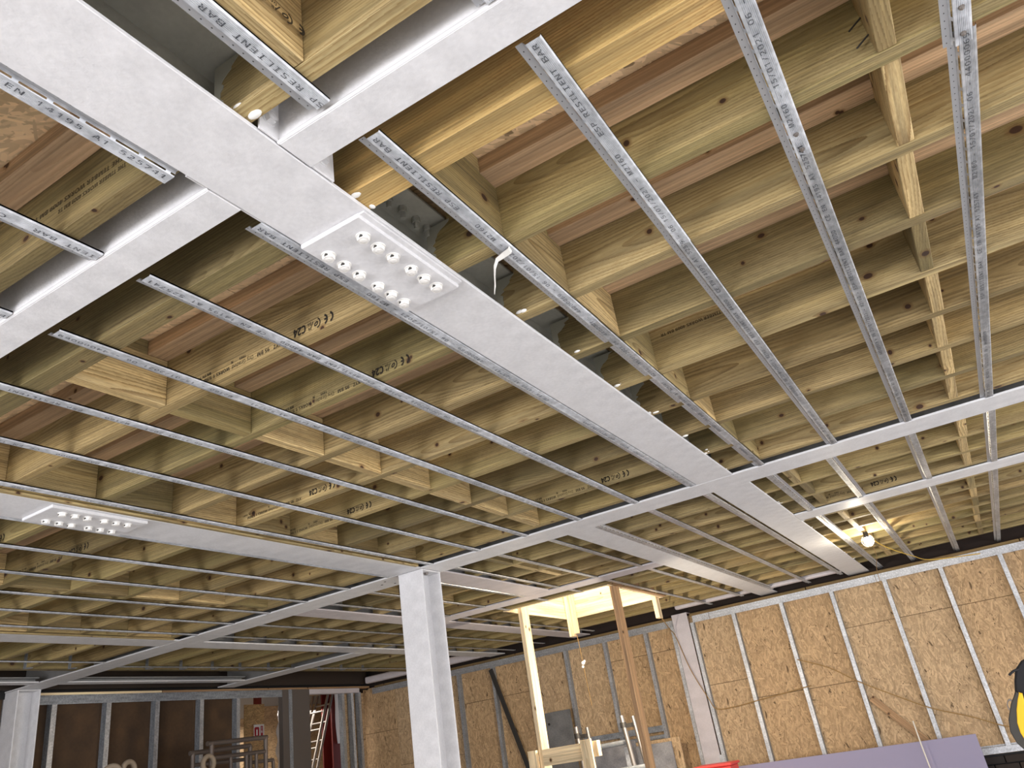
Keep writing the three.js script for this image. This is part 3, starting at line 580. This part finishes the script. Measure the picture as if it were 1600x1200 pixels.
for (const [x0, x1, l] of [[-3.15, -2.93, 'short length of head track right of the wall column'], [-2.925, -0.91, 'long bright head track above the studs right of the wall column'], [-0.905, 3.85, 'bright head track at the right edge above the studs'], [-8.45, -3.42, 'grey head track above the studs left of the wall column']]) {
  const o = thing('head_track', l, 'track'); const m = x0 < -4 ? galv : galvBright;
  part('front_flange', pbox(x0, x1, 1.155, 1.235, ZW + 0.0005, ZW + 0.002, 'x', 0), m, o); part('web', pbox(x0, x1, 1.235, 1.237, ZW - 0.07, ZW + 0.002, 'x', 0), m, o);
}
for (const [x0, x1, l] of [[-3.15, 3.85, 'white metal floor track on the brick plinth at lower right'], [-8.4, -3.5, 'metal floor track of the wall left of the wall column']]) {
  const o = thing('floor_track', l, 'track'); part('front_flange', pbox(x0, x1, -0.72, -0.66, ZW + 0.0005, ZW + 0.002, 'x', 0), galvBright, o); part('web', pbox(x0, x1, -0.722, -0.72, ZW - 0.07, ZW + 0.002, 'x', 0), galvBright, o); part('upstand_edge', pbox(x0, x1, -0.66, -0.645, ZW - 0.06, ZW - 0.05, 'x', 0), galvBright, o);
}
{
  const o = thing('wall_plate', 'brown timber plate lying on the head track of the back wall', 'wall plate');
  for (const [a, b] of [[-8.4, -5.6], [-5.59, -3.42], [-3.18, -1.7], [-1.69, 0.6], [0.61, 3.85]]) part('timber', wbox(a, b, 1.238, 1.272, ZW - 0.09, ZW + 0.0, 'x'), plateWood, o);
  const r = thing('red_edge_beam', 'red steel beam darkened for the shade in the gap above the back wall plate', 'steel beam'); part('section', pbox(-8.4, 3.85, 1.33, 1.5, ZW - 0.16, ZW - 0.12, 'x', 0), new THREE.MeshStandardMaterial({ color: 0x1c0d0b, roughness: 0.7 }), r);  // beam red taken down to near black, the shade of the gap put into it
}
{ // brick plinth
  part('mortar_core', cbox(-8.6, 3.9, -1.55, -0.73, ZW - 0.2, ZW - 0.035, 0), blackM, wf);
  const bm = [0x2c241f, 0x362a22, 0x241f1c].map((c) => new THREE.MeshStandardMaterial({ color: c, roughness: 0.9 }));
  for (let r = 0; r < 5; r++) for (let i = 0; i < 18; i++) { const x = -3.0 + i * 0.225 + (r % 2) * 0.112, y = -0.735 - (r + 1) * 0.075; part('brick', cbox(x, x + 0.215, y, y + 0.065, ZW - 0.034, ZW + 0.03 + rr(-0.004, 0.004), 0.004), bm[(i + r) % 3], wf); }
}
// diagonal braces behind the studs
function strap(label, a, b, w, mat) { const o = thing('diagonal_brace', label, 'brace'); const d = new THREE.Vector3(...b).sub(new THREE.Vector3(...a)), L = d.length(); const g = cbox(-L / 2, L / 2, -w / 2, w / 2, -0.01, 0.01, 0.002, 'x', 0, 0, S, T); g.rotateZ(Math.atan2(d.y, d.x)); g.translate((a[0] + b[0]) / 2, (a[1] + b[1]) / 2, a[2]); part('strap', g, mat, o); }
strap('brown timber brace slanting between studs above the lilac board', [-1.37, -0.03, -10.045], [-0.885, -0.62, -10.045], 0.07, brownWood);
strap('dark grey brace slanting down from the head track left of the timber posts', [-6.24, 1.13, -9.985], [-5.72, -0.6, -9.985], 0.065, steelDark);
// mid rail behind the scaffold tubes
{ const o = thing('mid_rail', 'grey horizontal metal rail between studs behind the scaffold tubes', 'rail'); part('channel', pbox(-4.95, -3.85, -0.02, 0.05, ZW + 0.003, ZW + 0.025, 'x', 0.001), galvDull, o); part('lower_flange', pbox(-4.95, -3.85, -0.10, -0.055, ZW + 0.003, ZW + 0.04, 'x', 0.001), galvDull, o); }

// ------------------------------------------------------------------ stair opening
{
  const X0 = -4.085, X1 = -2.94, ZN = -6.965, ZF = -8.41;
  const lin = (label, x0, x1, z0, z1, axis, mat = paleWood, yb = FB) => { const o = thing('lining_board', label, 'lining board'); part('board', wbox(x0, x1, yb, 2.5, z0, z1, axis), mat, o); return o; };
  lin('bright lining board on the far side of the stair opening', X0, X1, ZF - 0.02, ZF, 'x');
  lin('bright lining board on the left side of the stair opening', X0 - 0.02, X0, ZF - 0.02, ZN, 'z');
  lin('bright lining board on the right side of the stair opening behind the post', X1, X1 + 0.02, ZF - 0.02, ZN, 'z');
  lin('lining board on the camera side of the stair opening', X0 - 0.02, X1 + 0.02, ZN, ZN + 0.02, 'x');
  const tr = (label, x0, x1, z0, z1, axis, m) => { const o = thing('opening_trimmer', label, 'trimmer'); part('plank', wbox(x0, x1, JB - 0.005, JT, z0, z1, axis), m, o); };
  tr('doubled trimmer joist along the near edge of the stair opening', -4.6, -2.265, ZN + 0.021, ZN + 0.11, 'x', woodMats[3]);
  tr('doubled trimmer joist along the right edge of the stair opening', X1 + 0.021, -2.887, ZF - 0.019, ZN + 0.02, 'z', brownWood);
  tr('trimmer joist along the left edge of the stair opening', -4.149, X0 - 0.021, ZF - 0.019, ZN + 0.02, 'z', woodMats[7]);
  tr('trimmer joist along the far edge of the stair opening', -4.6, -2.265, ZF - 0.07, ZF - 0.021, 'x', woodMats[9]);
  const cap = structure('trim_1'); part('lid', cbox(X0 - 0.05, X1 + 0.05, 2.5, 2.55, ZF - 0.05, ZN + 0.05, 0), white, cap);
  const post = (label, x0, x1, z0, z1, yb, mat, top = FB + 0.12) => { const o = thing('timber_post', label, 'post'); part('timber', wbox(x0, x1, yb, top, z0, z1, 'y'), mat, o); return o; };
  post('pale timber post at the left front corner of the stair opening', -3.965, -3.92, -7.14, -7.0, -1.55, paleWood);
  post('brown timber post at the right front corner of the stair opening', -2.94 + 0.0, -2.895, -7.15, -7.02, -1.55, brownWood, FB - 0.002);
  const s1 = post('short sawn-off post hanging at the far left corner of the stair opening', -4.08, -4.035, -8.40, -8.31, 1.10, paleWood, 1.7);
  part('second_leg', wbox(-4.034, -3.985, 1.125, 1.7, -8.40, -8.345, 'y'), paleWood, s1);
  post('short sawn-off post hanging at the far right corner of the stair opening', -3.01, -2.965, -8.40, -8.30, 1.085, paleWood, 1.7);
  // guard frame below
  const g = thing('guard_rail', 'pale timber guard rail nailed to the left post below the stair opening', 'guard rail');
  part('rail', wbox(-3.915, -3.47, -0.145, -0.003, -7.0, -6.975, 'x'), paleWood, g); part('end_post', wbox(-3.49, -3.385, -1.55, 0.022, -6.974, -6.94, 'y'), paleWood, g); part('rear_post', wbox(-3.40, -3.345, -0.13, 0.0, -7.06, -6.99, 'y'), paleWood, g); part('left_post', wbox(-4.055, -3.968, -1.55, 0.0, -7.0, -6.95, 'y'), paleWood, g);
  // strings
  const st = thing('string', 'thin string with a white knot hanging from the left sawn-off post', 'string');
  part('line', tube([[-4.01, 1.11, -8.36], [-4.0, 0.9, -8.36], [-3.995, 0.7, -8.36], [-3.98, 0.35, -8.36]], 0.004, 20, 5), stringMat, st);
  part('knot', [flat(new THREE.IcosahedronGeometry(0.022, 1).translate(-3.995, 0.80, -8.36)), flat(new THREE.IcosahedronGeometry(0.016, 1).translate(-4.0, 0.76, -8.35)), flat(new THREE.IcosahedronGeometry(0.015, 1).translate(-3.975, 0.815, -8.36))], white, st);
  const s2 = thing('string', 'string running from the right sawn-off post down to the wall column and along the studs', 'string');
  part('line', tube([[-2.97, 1.09, -8.36], [-3.2, 1.05, -9.2], [-3.38, 1.0, -9.9], [-3.29, 0.6, -9.9], [-3.16, 0.25, -9.92], [-3.12, 0.13, -9.97], [-2.9, 0.115, -9.98], [-2.6, 0.14, -9.985], [-2.2, 0.175, -9.985], [-1.95, 0.2, -9.985]], 0.006, 80, 5), stringMat, s2);
  const s3 = thing('string', 'long string sagging across the studs above the lilac board towards the bag', 'string');
  part('line', tube([[-2.02, 0.5, -9.985], [-1.7, 0.35, -9.985], [-1.44, 0.16, -9.98], [-1.1, -0.05, -9.98], [-0.8, -0.22, -9.98], [-0.45, -0.36, -9.98], [-0.2, -0.48, -9.98], [0.1, -0.57, -9.98]], 0.006, 60, 5), stringMat, s3);
}
// ------------------------------------------------------------------ lamps
function bulb(label, x, y, z, cd, cordPts, cage = true) {
  const o = thing('festoon_lamp', label, 'lamp');
  const glass = part('bulb', flat(new THREE.SphereGeometry(0.033, 20, 14).scale(1, 1.15, 1).translate(x, y, z)), new THREE.MeshStandardMaterial({ color: 0xffffff, emissive: 0xfff4dc, emissiveIntensity: 60, roughness: 0.4 }), o);
  part('lamp_holder', flat(new THREE.CylinderGeometry(0.02, 0.024, 0.05, 14).translate(x, y + 0.055, z)), blackM, o);
  const ring = []; for (let k = 0; k < 4; k++) { const a = k * Math.PI / 4; const t = new THREE.TorusGeometry(0.052, 0.0016, 6, 24); t.rotateY(a); t.translate(x, y, z); ring.push(flat(t)); }
  if (cage) part('cage', ring, steelTube, o);
  if (cordPts) part('cord', tube(cordPts, 0.005, 40, 6), new THREE.MeshStandardMaterial({ color: 0xd8b24a, roughness: 0.6 }), o);
  const l = new THREE.PointLight(0xfff0d6, cd, 0, 2); l.position.set(x, y + Y0, z); l.castShadow = true; scene.add(l);
  if (!cage) part('clip_arm', rod([x, y + 0.07, z], [-2.93, y + 0.07, -7.151], 0.006, 8), steelDark, o);
  return o;
}
bulb('glowing bare festoon lamp under the joists near the back wall', -0.642, 1.225, -7.55, 2.2, [[-0.642, 1.3, -7.55], [-0.6, 1.27, -8.2], [-0.42, 1.24, -9.2], [-0.25, 1.245, -9.93], [0.2, 1.2, -9.94]]);
{ const c = thing('lamp_flex', 'thin flex dropping from the glowing lamp to the head track', 'flex'); part('line', tube([[-0.642, 1.31, -7.58], [-0.70, 1.25, -8.6], [-0.86, 1.21, -9.9], [-0.87, 1.0, -9.96]], 0.003, 40, 5), stringMat, c); }
bulb('lamp clipped behind the brown post of the stair opening', -2.981, 0.3, -7.215, 7.5, null, false);

// ------------------------------------------------------------------ left wall and the room behind it
const wl = structure('wall_left');
const brownBoard = new THREE.MeshStandardMaterial({ map: dataTex(256, 256, (U, V) => { const q = 0.85 + 0.3 * vnoise(U * 8, V * 8, 81, 8, 8) + 0.1 * (vnoise(U * 50, V * 50, 82, 50, 50) - 0.5); return [74 * q, 54 * q, 34 * q]; }), roughness: 0.8 });  // brown board, its colour lowered further for the shade on this wall
{
  const X = XL + 0.03;
  for (const [a, b] of [[-5.6, -4.83], [-6.8, -5.602], [-7.5, -6.802], [-4.55, 4.5]]) part('sheathing_board', cbox(X - 0.02, X - 0.001, -1.55, 1.24, a, b, 0.001, 'y', rr(0, 1), 0, 1, 1), brownBoard, wl);
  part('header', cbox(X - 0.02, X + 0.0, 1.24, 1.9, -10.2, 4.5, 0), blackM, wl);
}
const studZ = (label, z0, x, w, d, y0, y1, mat, name = 'metal_stud') => { const o = thing(name, label, 'wall stud'); part('front_flange', pbox(x - 0.0015, x, y0, y1, z0, z0 + w, 'y', 0), mat, o); part('web', pbox(x - d, x - 0.0015, y0, y1, z0 + w - 0.0015, z0 + w, 'y', 0), galvDull, o); part('rear_flange', pbox(x - d - 0.0015, x - d, y0, y1, z0, z0 + w, 'y', 0), mat, o); };
for (const [i, z] of [-5.06, -5.67, -6.28, -6.90, -7.46].entries()) studZ(`dark metal stud of the left wall, ${ORD[i]} from the corner column`, z, -8.5, 0.055, 0.085, -1.55, 1.17, galv);
for (const [z0, z1, l] of [[-4.82, -8.18, 'grey head track along the left wall']]) { const o = thing('head_track', l, 'track'); part('front_flange', pbox(-8.5, -8.498, 1.165, 1.255, z1, z0, 'z', 0), galvDull, o); part('web', pbox(-8.6, -8.498, 1.255, 1.257, z1, z0, 'z', 0), galvDull, o); }
{ const o = thing('wall_plate', 'cream timber strip on the left wall head track', 'wall plate'); part('timber', wbox(-8.6, -8.5, 1.258, 1.283, -6.3, -4.85, 'z'), paleWood, o); part('timber', wbox(-8.6, -8.5, 1.258, 1.283, -10.0, -6.31, 'z'), brownWood, o); }
{ const o = thing('boxed_post', 'thick grey boxed stud at the end of the left wall by the ladder', 'post'); part('face', pbox(-8.58, -8.5, -1.55, 1.26, -8.70, -8.19, 'y', 0.002), new THREE.MeshStandardMaterial({ color: 0x5d554f, roughness: 0.6 }), o); part('edge_strip', pbox(-8.5, -8.492, -1.55, 1.26, -8.36, -8.30, 'y', 0.001), galvDull, o); }
{ const o = thing('lintel_beam', 'grey-brown lintel over the opening beside the ladder', 'lintel'); part('section', pbox(-8.58, -8.49, 1.19, 1.255, -9.75, -8.70, 'z', 0.002), paintMauve, o); }
// next room
{
  const w2 = structure('wall_side');
  part('osb_board', cbox(-11.3, -11.28, 0.2, 1.22, -10.4, -9.3, 0.002, 'y', 0.2, 0.3, 0.83, 0.83), osbWall, w2);
  part('osb_board', cbox(-11.3, -11.28, -1.55, 0.19, -10.4, -9.3, 0.002, 'y', 0.7, 0.1, 0.83, 0.83), osbWall, w2);
  part('osb_board', cbox(-11.3, -11.28, -1.55, 1.4, -11.9, -10.42, 0.002, 'y', 0.1, 0.9, 0.83, 0.83), osbWall2, w2);
  part('backing', cbox(-11.5, -11.32, -1.55, 1.9, -12.2, 4.5, 0), blockwork, w2);
  part('rear_backing', cbox(-12.5, -8.9, -1.55, 1.9, -12.2, -12.0, 0), blockwork, w2);
  studZ('bright metal stud beyond the left wall opening', -9.35, -11.2, 0.07, 0.07, -1.55, 1.3, galvBright);
  for (const [i, z] of [-9.29, -9.49, -9.66].entries()) studZ(`slim stud of the corner between ladder and back wall, ${ORD[i]} from the ladder`, z - 0.15, -8.52, 0.05, 0.08, -1.55, 1.2, i === 1 ? galvBright : galv);
  const os = thing('osb_strip', 'narrow strip of strand board between studs in the left corner', 'board'); part('board', cbox(-8.64, -8.62, -1.55, 1.2, -9.98, -9.44, 0.002, 'y', 0, 0, 0.83, 0.83), osbWall, os);
  const rc = thing('red_column', 'dark red steel column beyond the left wall opening', 'column'); part('front_flange', pbox(-9.32, -9.30, -1.55, 1.7, -10.36, -9.99, 'y', 0.002), redOxide, rc); part('web', pbox(-9.5, -9.32, -1.55, 1.7, -10.18, -10.17, 'y', 0), redOxide, rc); part('rear_flange', pbox(-9.52, -9.5, -1.55, 1.7, -10.36, -9.99, 'y', 0.002), redOxide, rc);
  const rc2 = thing('red_column', 'narrow dark red post left of the thick boxed stud', 'column'); part('front_flange', pbox(-9.62, -9.6, -1.55, 1.7, -8.83, -8.74, 'y', 0.002), redOxide, rc2); part('web', pbox(-9.72, -9.62, -1.55, 1.7, -8.79, -8.78, 'y', 0), redOxide, rc2);
  // paper taped to the red column
  const pp = thing('paper_sheet', 'curled white protective sheet hanging on the red column', 'sheet'); const pg = new THREE.PlaneGeometry(0.12, 0.75, 4, 12); { const p = pg.attributes.position; for (let i = 0; i < p.count; i++) { const y = p.getY(i); p.setX(i, p.getX(i) * (0.75 + 0.25 * (y + 0.4)) + 0.01 * Math.sin(y * 9)); p.setZ(i, 0.012 * Math.sin(p.getX(i) * 40 + y * 6)); } pg.computeVertexNormals(); } pg.rotateY(Math.PI / 2); pg.translate(-9.27, 0.93, -10.1); part('sheet', flat(pg), new THREE.MeshStandardMaterial({ color: 0xf2f1f4, roughness: 0.5, side: THREE.DoubleSide }), pp);
  // ladder
  const ld = thing('ladder', 'aluminium ladder leaning in the opening beside the red column', 'ladder'); 
  for (const [dz, x, y1] of [[0, -9.3, 1.31], [-0.1, -9.3, 1.31], [0, -9.62, 1.31], [-0.1, -9.62, 1.31]]) part('rail', rod([x, y1, -9.93 + dz], [x, -1.55, -8.86 + dz], 0.02, 10), steelTube, ld);
  for (let k = 1; k < 11; k++) { const t = k / 11, y = 1.31 - 2.86 * t, z = -9.93 + 1.07 * t; part('rung', rod([-9.3, y, z], [-9.62, y, z], 0.013, 8), steelTube, ld); part('rung', rod([-9.3, y + 0.1, z - 0.137], [-9.62, y + 0.1, z - 0.137], 0.013, 8), steelTube, ld); }
  // sign
  const sg = thing('safety_sign', 'small white and red safety sign seen through the left wall studs', 'sign');
  const sm = new THREE.MeshStandardMaterial({ map: canvasTex(128, 192, (g) => { g.fillStyle = '#f6f3f0'; g.fillRect(0, 0, 128, 192); g.fillStyle = '#b3152a'; g.beginPath(); g.roundRect(8, 30, 58, 136, 16); g.fill(); g.fillRect(84, 20, 28, 156); g.fillStyle = '#fff'; g.fillRect(30, 60, 16, 70); g.fillRect(92, 34, 12, 8); g.fillRect(92, 54, 12, 8); g.fillRect(92, 74, 12, 30); }), roughness: 0.5 });
  const sgg = new THREE.BoxGeometry(0.19, 0.21, 0.006); sgg.rotateY(Math.PI / 2); sgg.translate(-9.3, 0.81, -8.5); part('panel', flat(sgg), sm, sg);
  const so = thing('osb_sheet', 'yellowish strand board sheet standing beyond the left wall studs', 'board'); part('sheet', cbox(-9.42, -9.40, -1.55, 1.20, -8.70, -8.33, 0.003, 'y', 0.3, 0, 0.83, 0.83), new THREE.MeshStandardMaterial({ map: osbWallMap, color: new THREE.Color().setRGB(1.1, 1.05, 0.85), roughness: 0.7 }), so);
  // wrinkled plastic film
  const fm = thing('plastic_film', 'crinkled clear plastic film hanging beyond the left wall studs', 'plastic film'); const fg = new THREE.PlaneGeometry(0.34, 2.2, 18, 60); { const p = fg.attributes.position; for (let i = 0; i < p.count; i++) p.setZ(i, 0.03 * Math.sin(p.getX(i) * 60 + p.getY(i) * 5) + 0.02 * Math.sin(p.getY(i) * 23 + p.getX(i) * 30)); fg.computeVertexNormals(); } fg.rotateY(Math.PI / 2); fg.scale(1, 1, 0.7); fg.translate(-9.12, 0.1, -8.80); part('film', flat(fg), new THREE.MeshPhysicalMaterial({ color: 0xe8eaee, roughness: 0.22, transmission: 0.45, thickness: 0, side: THREE.DoubleSide }), fm);
}
// ------------------------------------------------------------------ site clutter along the bottom edge
{
  // stacked scaffold frames
  const o = thing('scaffold_tower', 'stack of brown-grey scaffold tower frames at lower left', 'scaffold'); const m = new THREE.MeshStandardMaterial({ color: 0x6d625a, metalness: 0.4, roughness: 0.5 }), R = 0.025;
  const X = -7.55;
  part('top_tube', rod([X, 0.585, -6.18], [X, 0.60, -7.02], R), m, o); part('upright', rod([X, 0.6, -6.24], [X, -1.55, -6.24], R), m, o); part('upright', rod([X, 0.6, -7.0], [X, -1.55, -7.0], R), m, o);
  part('lower_tube', rod([X, 0.44, -6.24], [X, 0.45, -7.0], R * 0.9), m, o); for (const z of [-6.5, -6.72, -6.86]) part('strut', rod([X, 0.445, z], [X, -0.6, z], 0.02), m, o);
  const o2 = thing('scaffold_tower', 'second scaffold frame just behind the first at lower left', 'scaffold'); const x2 = -7.75;
  part('top_tube', rod([x2, 0.52, -6.12], [x2, 0.54, -6.95], R), m, o2); part('upright', rod([x2, 0.52, -6.16], [x2, -1.55, -6.16], R), m, o2); part('upright', rod([x2, 0.54, -6.95], [x2, -1.55, -6.95], R), m, o2); part('upright', rod([x2, 0.36, -7.3], [x2, -1.55, -7.3], 0.02), m, o2); part('side_tube', rod([x2, 0.36, -6.95], [x2, 0.36, -7.3], 0.02), m, o2); part('lower_tube', rod([x2, 0.4, -6.16], [x2, 0.4, -6.95], 0.02), m, o2);
  // hose coil on a stack
  const h = thing('hose_coil', 'beige coiled hose at the bottom edge left of the scaffold frames', 'hose'); const hm = new THREE.MeshStandardMaterial({ color: 0x8a7c6a, roughness: 0.8 });
  for (const [z, y, a] of [[-4.88, 0.38, 0.2], [-4.72, 0.36, -0.3], [-5.75, 0.36, 0.1]]) { const t = new THREE.TorusGeometry(0.07, 0.024, 10, 24); t.rotateY(Math.PI / 2 + a); t.translate(-7.0, y, z); part('coil', flat(t), hm, h); }
  const tr = thing('trestle', 'plain site trestle carrying the coiled hose, mostly below the frame', 'trestle'); part('top', wbox(-7.2, -6.8, 0.23, 0.265, -6.0, -4.5, 'z'), woodMats[3], tr); for (const [x, z] of [[-7.15, -4.6], [-6.85, -4.6], [-7.15, -5.9], [-6.85, -5.9]]) part('leg', wbox(x - 0.03, x + 0.03, -1.55, 0.229, z - 0.03, z + 0.03, 'y'), woodMats[3], tr);
}
{
  // scaffold tubes by the stair posts
  const tubes = [[[-4.04, 0.16, -8.0], [-3.98, -1.55, -8.0], 'pair of scaffold tubes with couplers left of the brown post, left pair'], [[-3.50, 0.19, -8.0], [-3.36, -1.55, -8.0], 'upright scaffold tube with coupler beside the brown post']];
  for (const [a, b, l] of tubes) { const o = thing('scaffold_tube', l, 'scaffold'); part('tube', rod(a, b, 0.024), steelTube, o); part('tube', rod([a[0] + 0.09, a[1] - 0.02, a[2] - 0.08], [b[0] + 0.1, b[1], b[2] - 0.08], 0.02), steelTube, o); for (const y of [a[1] - 0.09]) part('coupler', [flat(new THREE.CylinderGeometry(0.034, 0.034, 0.05, 12).translate(a[0] + 0.004, y, a[2])), flat(new THREE.BoxGeometry(0.09, 0.04, 0.07).translate(a[0] + 0.05, y - 0.01, a[2] - 0.03))], steelDark, o); }
  const rail = thing('scaffold_tube', 'horizontal grey scaffold tube low behind the guard rail', 'scaffold'); part('tube', rod([-4.7, -0.09, -8.124], [-3.55, -0.06, -8.124], 0.025), galvDull, rail);
  const rail2 = thing('scaffold_tube', 'lowest horizontal scaffold tube at the bottom edge near the brown post', 'scaffold'); part('tube', rod([-4.5, -0.33, -7.95], [-3.3, -0.3, -7.95], 0.025), galvDull, rail2);
  const dk = new THREE.MeshStandardMaterial({ map: concrete.map, color: new THREE.Color().setRGB(0.30, 0.29, 0.28), roughness: 0.6 });
  const p1 = thing('dark_panel', 'dark grey sheet panel with a small hole standing against the far wall', 'panel'); part('sheet', pbox(-5.44, -5.0, -1.55, 0.42, -9.83, -9.80, 'y', 0.002), dk, p1); part('hole', flat(new THREE.CylinderGeometry(0.016, 0.016, 0.004, 14).rotateX(Math.PI / 2).translate(-5.33, 0.28, -9.799)), blackM, p1);
  const gm = new THREE.MeshStandardMaterial({ map: concrete.map, color: new THREE.Color().setRGB(0.55, 0.53, 0.54), roughness: 0.6 });
  for (const [x0, x1, top, z, l, mm] of [[-4.62, -4.05, -0.07, -9.5, 'grey board leaning left of the brown post at the bottom edge', gm], [-4.03, -3.58, -0.135, -9.45, 'paler grey board leaning right of the brown post at the bottom edge', gm]]) { const o = thing('leaning_board', l, 'board'); part('sheet', pbox(x0, x1, -1.55, top, z - 0.03, z, 'y', 0.002), mm, o); }
  const ob = thing('osb_offcut', 'strand board offcut behind the grey boards near the wall column', 'board'); part('sheet', cbox(-4.6, -3.5, -1.55, -0.10, -9.56, -9.54, 0.002, 'x', 0.4, 0.2, 0.83, 0.83), osbWall, ob);
  const sc = thing('stud_offcut', 'short bright stud offcut standing low between the scaffold tubes', 'offcut'); part('channel', [pbox(-3.98, -3.92, -1.55, -0.12, -9.0, -8.998, 'y', 0), pbox(-3.98, -3.978, -1.55, -0.12, -9.04, -9.0, 'y', 0)], galvBright, sc);
  const sc2 = thing('stud_offcut', 'small bright stud offcut upright beside the wall column foot', 'offcut'); part('channel', [pbox(-3.13, -3.08, -1.55, -0.36, -9.7, -9.698, 'y', 0), pbox(-3.13, -3.128, -1.55, -0.36, -9.74, -9.7, 'y', 0)], galvBright, sc2);
  const li = thing('plasterboard_sheet', 'large lilac plasterboard sheet standing in front of the wall at lower right', 'plasterboard'); part('sheet', pbox(-3.1, -0.464, -1.55, -0.497, -9.62, -9.605, 'x', 0.001), new THREE.MeshStandardMaterial({ color: 0x8f8aa3, roughness: 0.8 }), li);
  const lt = thing('string', 'pale cord hanging in front of the lilac plasterboard', 'string'); part('line', tube([[-0.98, -0.3, -9.55], [-0.975, -0.55, -9.54], [-0.955, -1.0, -9.53]], 0.007, 16, 5), dirtyWhite, lt);
  const rb = thing('red_crate', 'red plastic crate rim showing at the bottom edge by the lilac sheet', 'crate'); const rm = new THREE.MeshStandardMaterial({ color: 0xd9433f, roughness: 0.45 }); part('body', pbox(-3.17, -2.78, -0.75, -0.44, -9.2, -8.9, 'x', 0.01), rm, rb); part('rim', pbox(-3.19, -2.76, -0.44, -0.415, -9.22, -8.88, 'x', 0.008), rm, rb);
  const rs = thing('crate_stand', 'grey block stack under the red crate, below the frame', 'block'); for (let k = 0; k < 4; k++) part('block', pbox(-3.17, -2.78, -1.55 + k * 0.2, -1.352 + k * 0.2, -9.2, -8.9, 'x', 0.006), concrete, rs);
}
{
  // black and yellow backpack at the right edge, standing on a tall hop-up
  const o = thing('backpack', 'black and yellow tool backpack cut off by the right edge', 'bag'); const Z = -3.4, ym = new THREE.MeshStandardMaterial({ color: 0xe0b21c, roughness: 0.7 }), nm = new THREE.MeshStandardMaterial({ color: 0x17171a, roughness: 0.85 }), gm = new THREE.MeshStandardMaterial({ color: 0x3a3834, roughness: 0.8 });
  const ext = (pts, d, b) => { const p = new THREE.Shape(); p.moveTo(...pts[0]); for (const q of pts.slice(1)) p.lineTo(...q); p.closePath(); return flat(new THREE.ExtrudeGeometry(p, { depth: d, bevelEnabled: true, bevelSize: b, bevelThickness: b * 2, bevelSegments: 3 })); };
  part('body', ext([[0.037, 0.002], [0.064, 0.026], [0.15, 0.05], [0.28, 0.04], [0.32, -0.05], [0.32, -0.24], [0.25, -0.33], [0.06, -0.30], [-0.01, -0.258], [-0.028, -0.236], [-0.04, -0.212], [-0.044, -0.182], [-0.037, -0.15], [-0.012, -0.102], [0.009, -0.07], [0.02, -0.035]], 0.2, 0.006).translate(0, 0, Z - 0.23), nm, o);
  part('side_trim', ext([[0.006, -0.068], [-0.02, -0.1], [-0.046, -0.148], [-0.054, -0.183], [-0.048, -0.219], [-0.036, -0.238], [0.03, -0.28], [0.2, -0.31], [0.2, -0.285], [0.033, -0.261], [-0.022, -0.222], [-0.028, -0.191], [-0.026, -0.16], [-0.013, -0.121], [0.013, -0.072]], 0.03, 0.003).translate(0, 0, Z - 0.02), gm, o);
  part('yellow_pocket', ext([[0.015, -0.072], [0.004, -0.09], [-0.011, -0.121], [-0.024, -0.16], [-0.026, -0.19], [-0.02, -0.219], [0.035, -0.258], [0.2, -0.28], [0.2, -0.2], [0.067, -0.174], [0.026, -0.148], [0.013, -0.121], [0.019, -0.074]], 0.02, 0.004).translate(0, 0, Z - 0.01), ym, o);
  part('strap_loop', tube([[0.04, 0.004, Z - 0.02], [0.025, 0.002, Z - 0.012], [0.006, -0.009, Z - 0.005]], 0.004, 12, 6), nm, o);
  const bk = new THREE.TorusGeometry(0.014, 0.003, 6, 16); bk.scale(0.6, 1.2, 1); bk.rotateZ(-0.3); bk.translate(-0.026, -0.102, Z + 0.004); part('buckle', flat(bk), steelTube, o);
  const s = thing('hop_up', 'timber hop-up stand below the backpack, outside the frame', 'stand'); part('top', wbox(0.0, 0.5, -0.37, -0.345, Z - 0.35, Z + 0.1, 'x'), paleWood, s); for (const [x, z] of [[0.03, Z - 0.3], [0.45, Z - 0.3], [0.03, Z + 0.05], [0.45, Z + 0.05]]) part('leg', wbox(x - 0.02, x + 0.02, -1.55, -0.371, z - 0.02, z + 0.02, 'y'), paleWood, s);
}

// ------------------------------------------------------------------ put each thing's origin at its base, raise everything to floor level
for (const o of tops) {
  const box = new THREE.Box3();
  for (const c of o.children) { c.updateMatrix(); const b = c.geometry.boundingBox ?? (c.geometry.computeBoundingBox(), c.geometry.boundingBox); box.union(b.clone().applyMatrix4(c.matrix)); }
  const base = new THREE.Vector3((box.min.x + box.max.x) / 2, box.min.y, (box.min.z + box.max.z) / 2);
  for (const c of o.children) c.position.sub(base);
  o.position.set(base.x, base.y + Y0, base.z);
}
renderer.render(scene, camera);
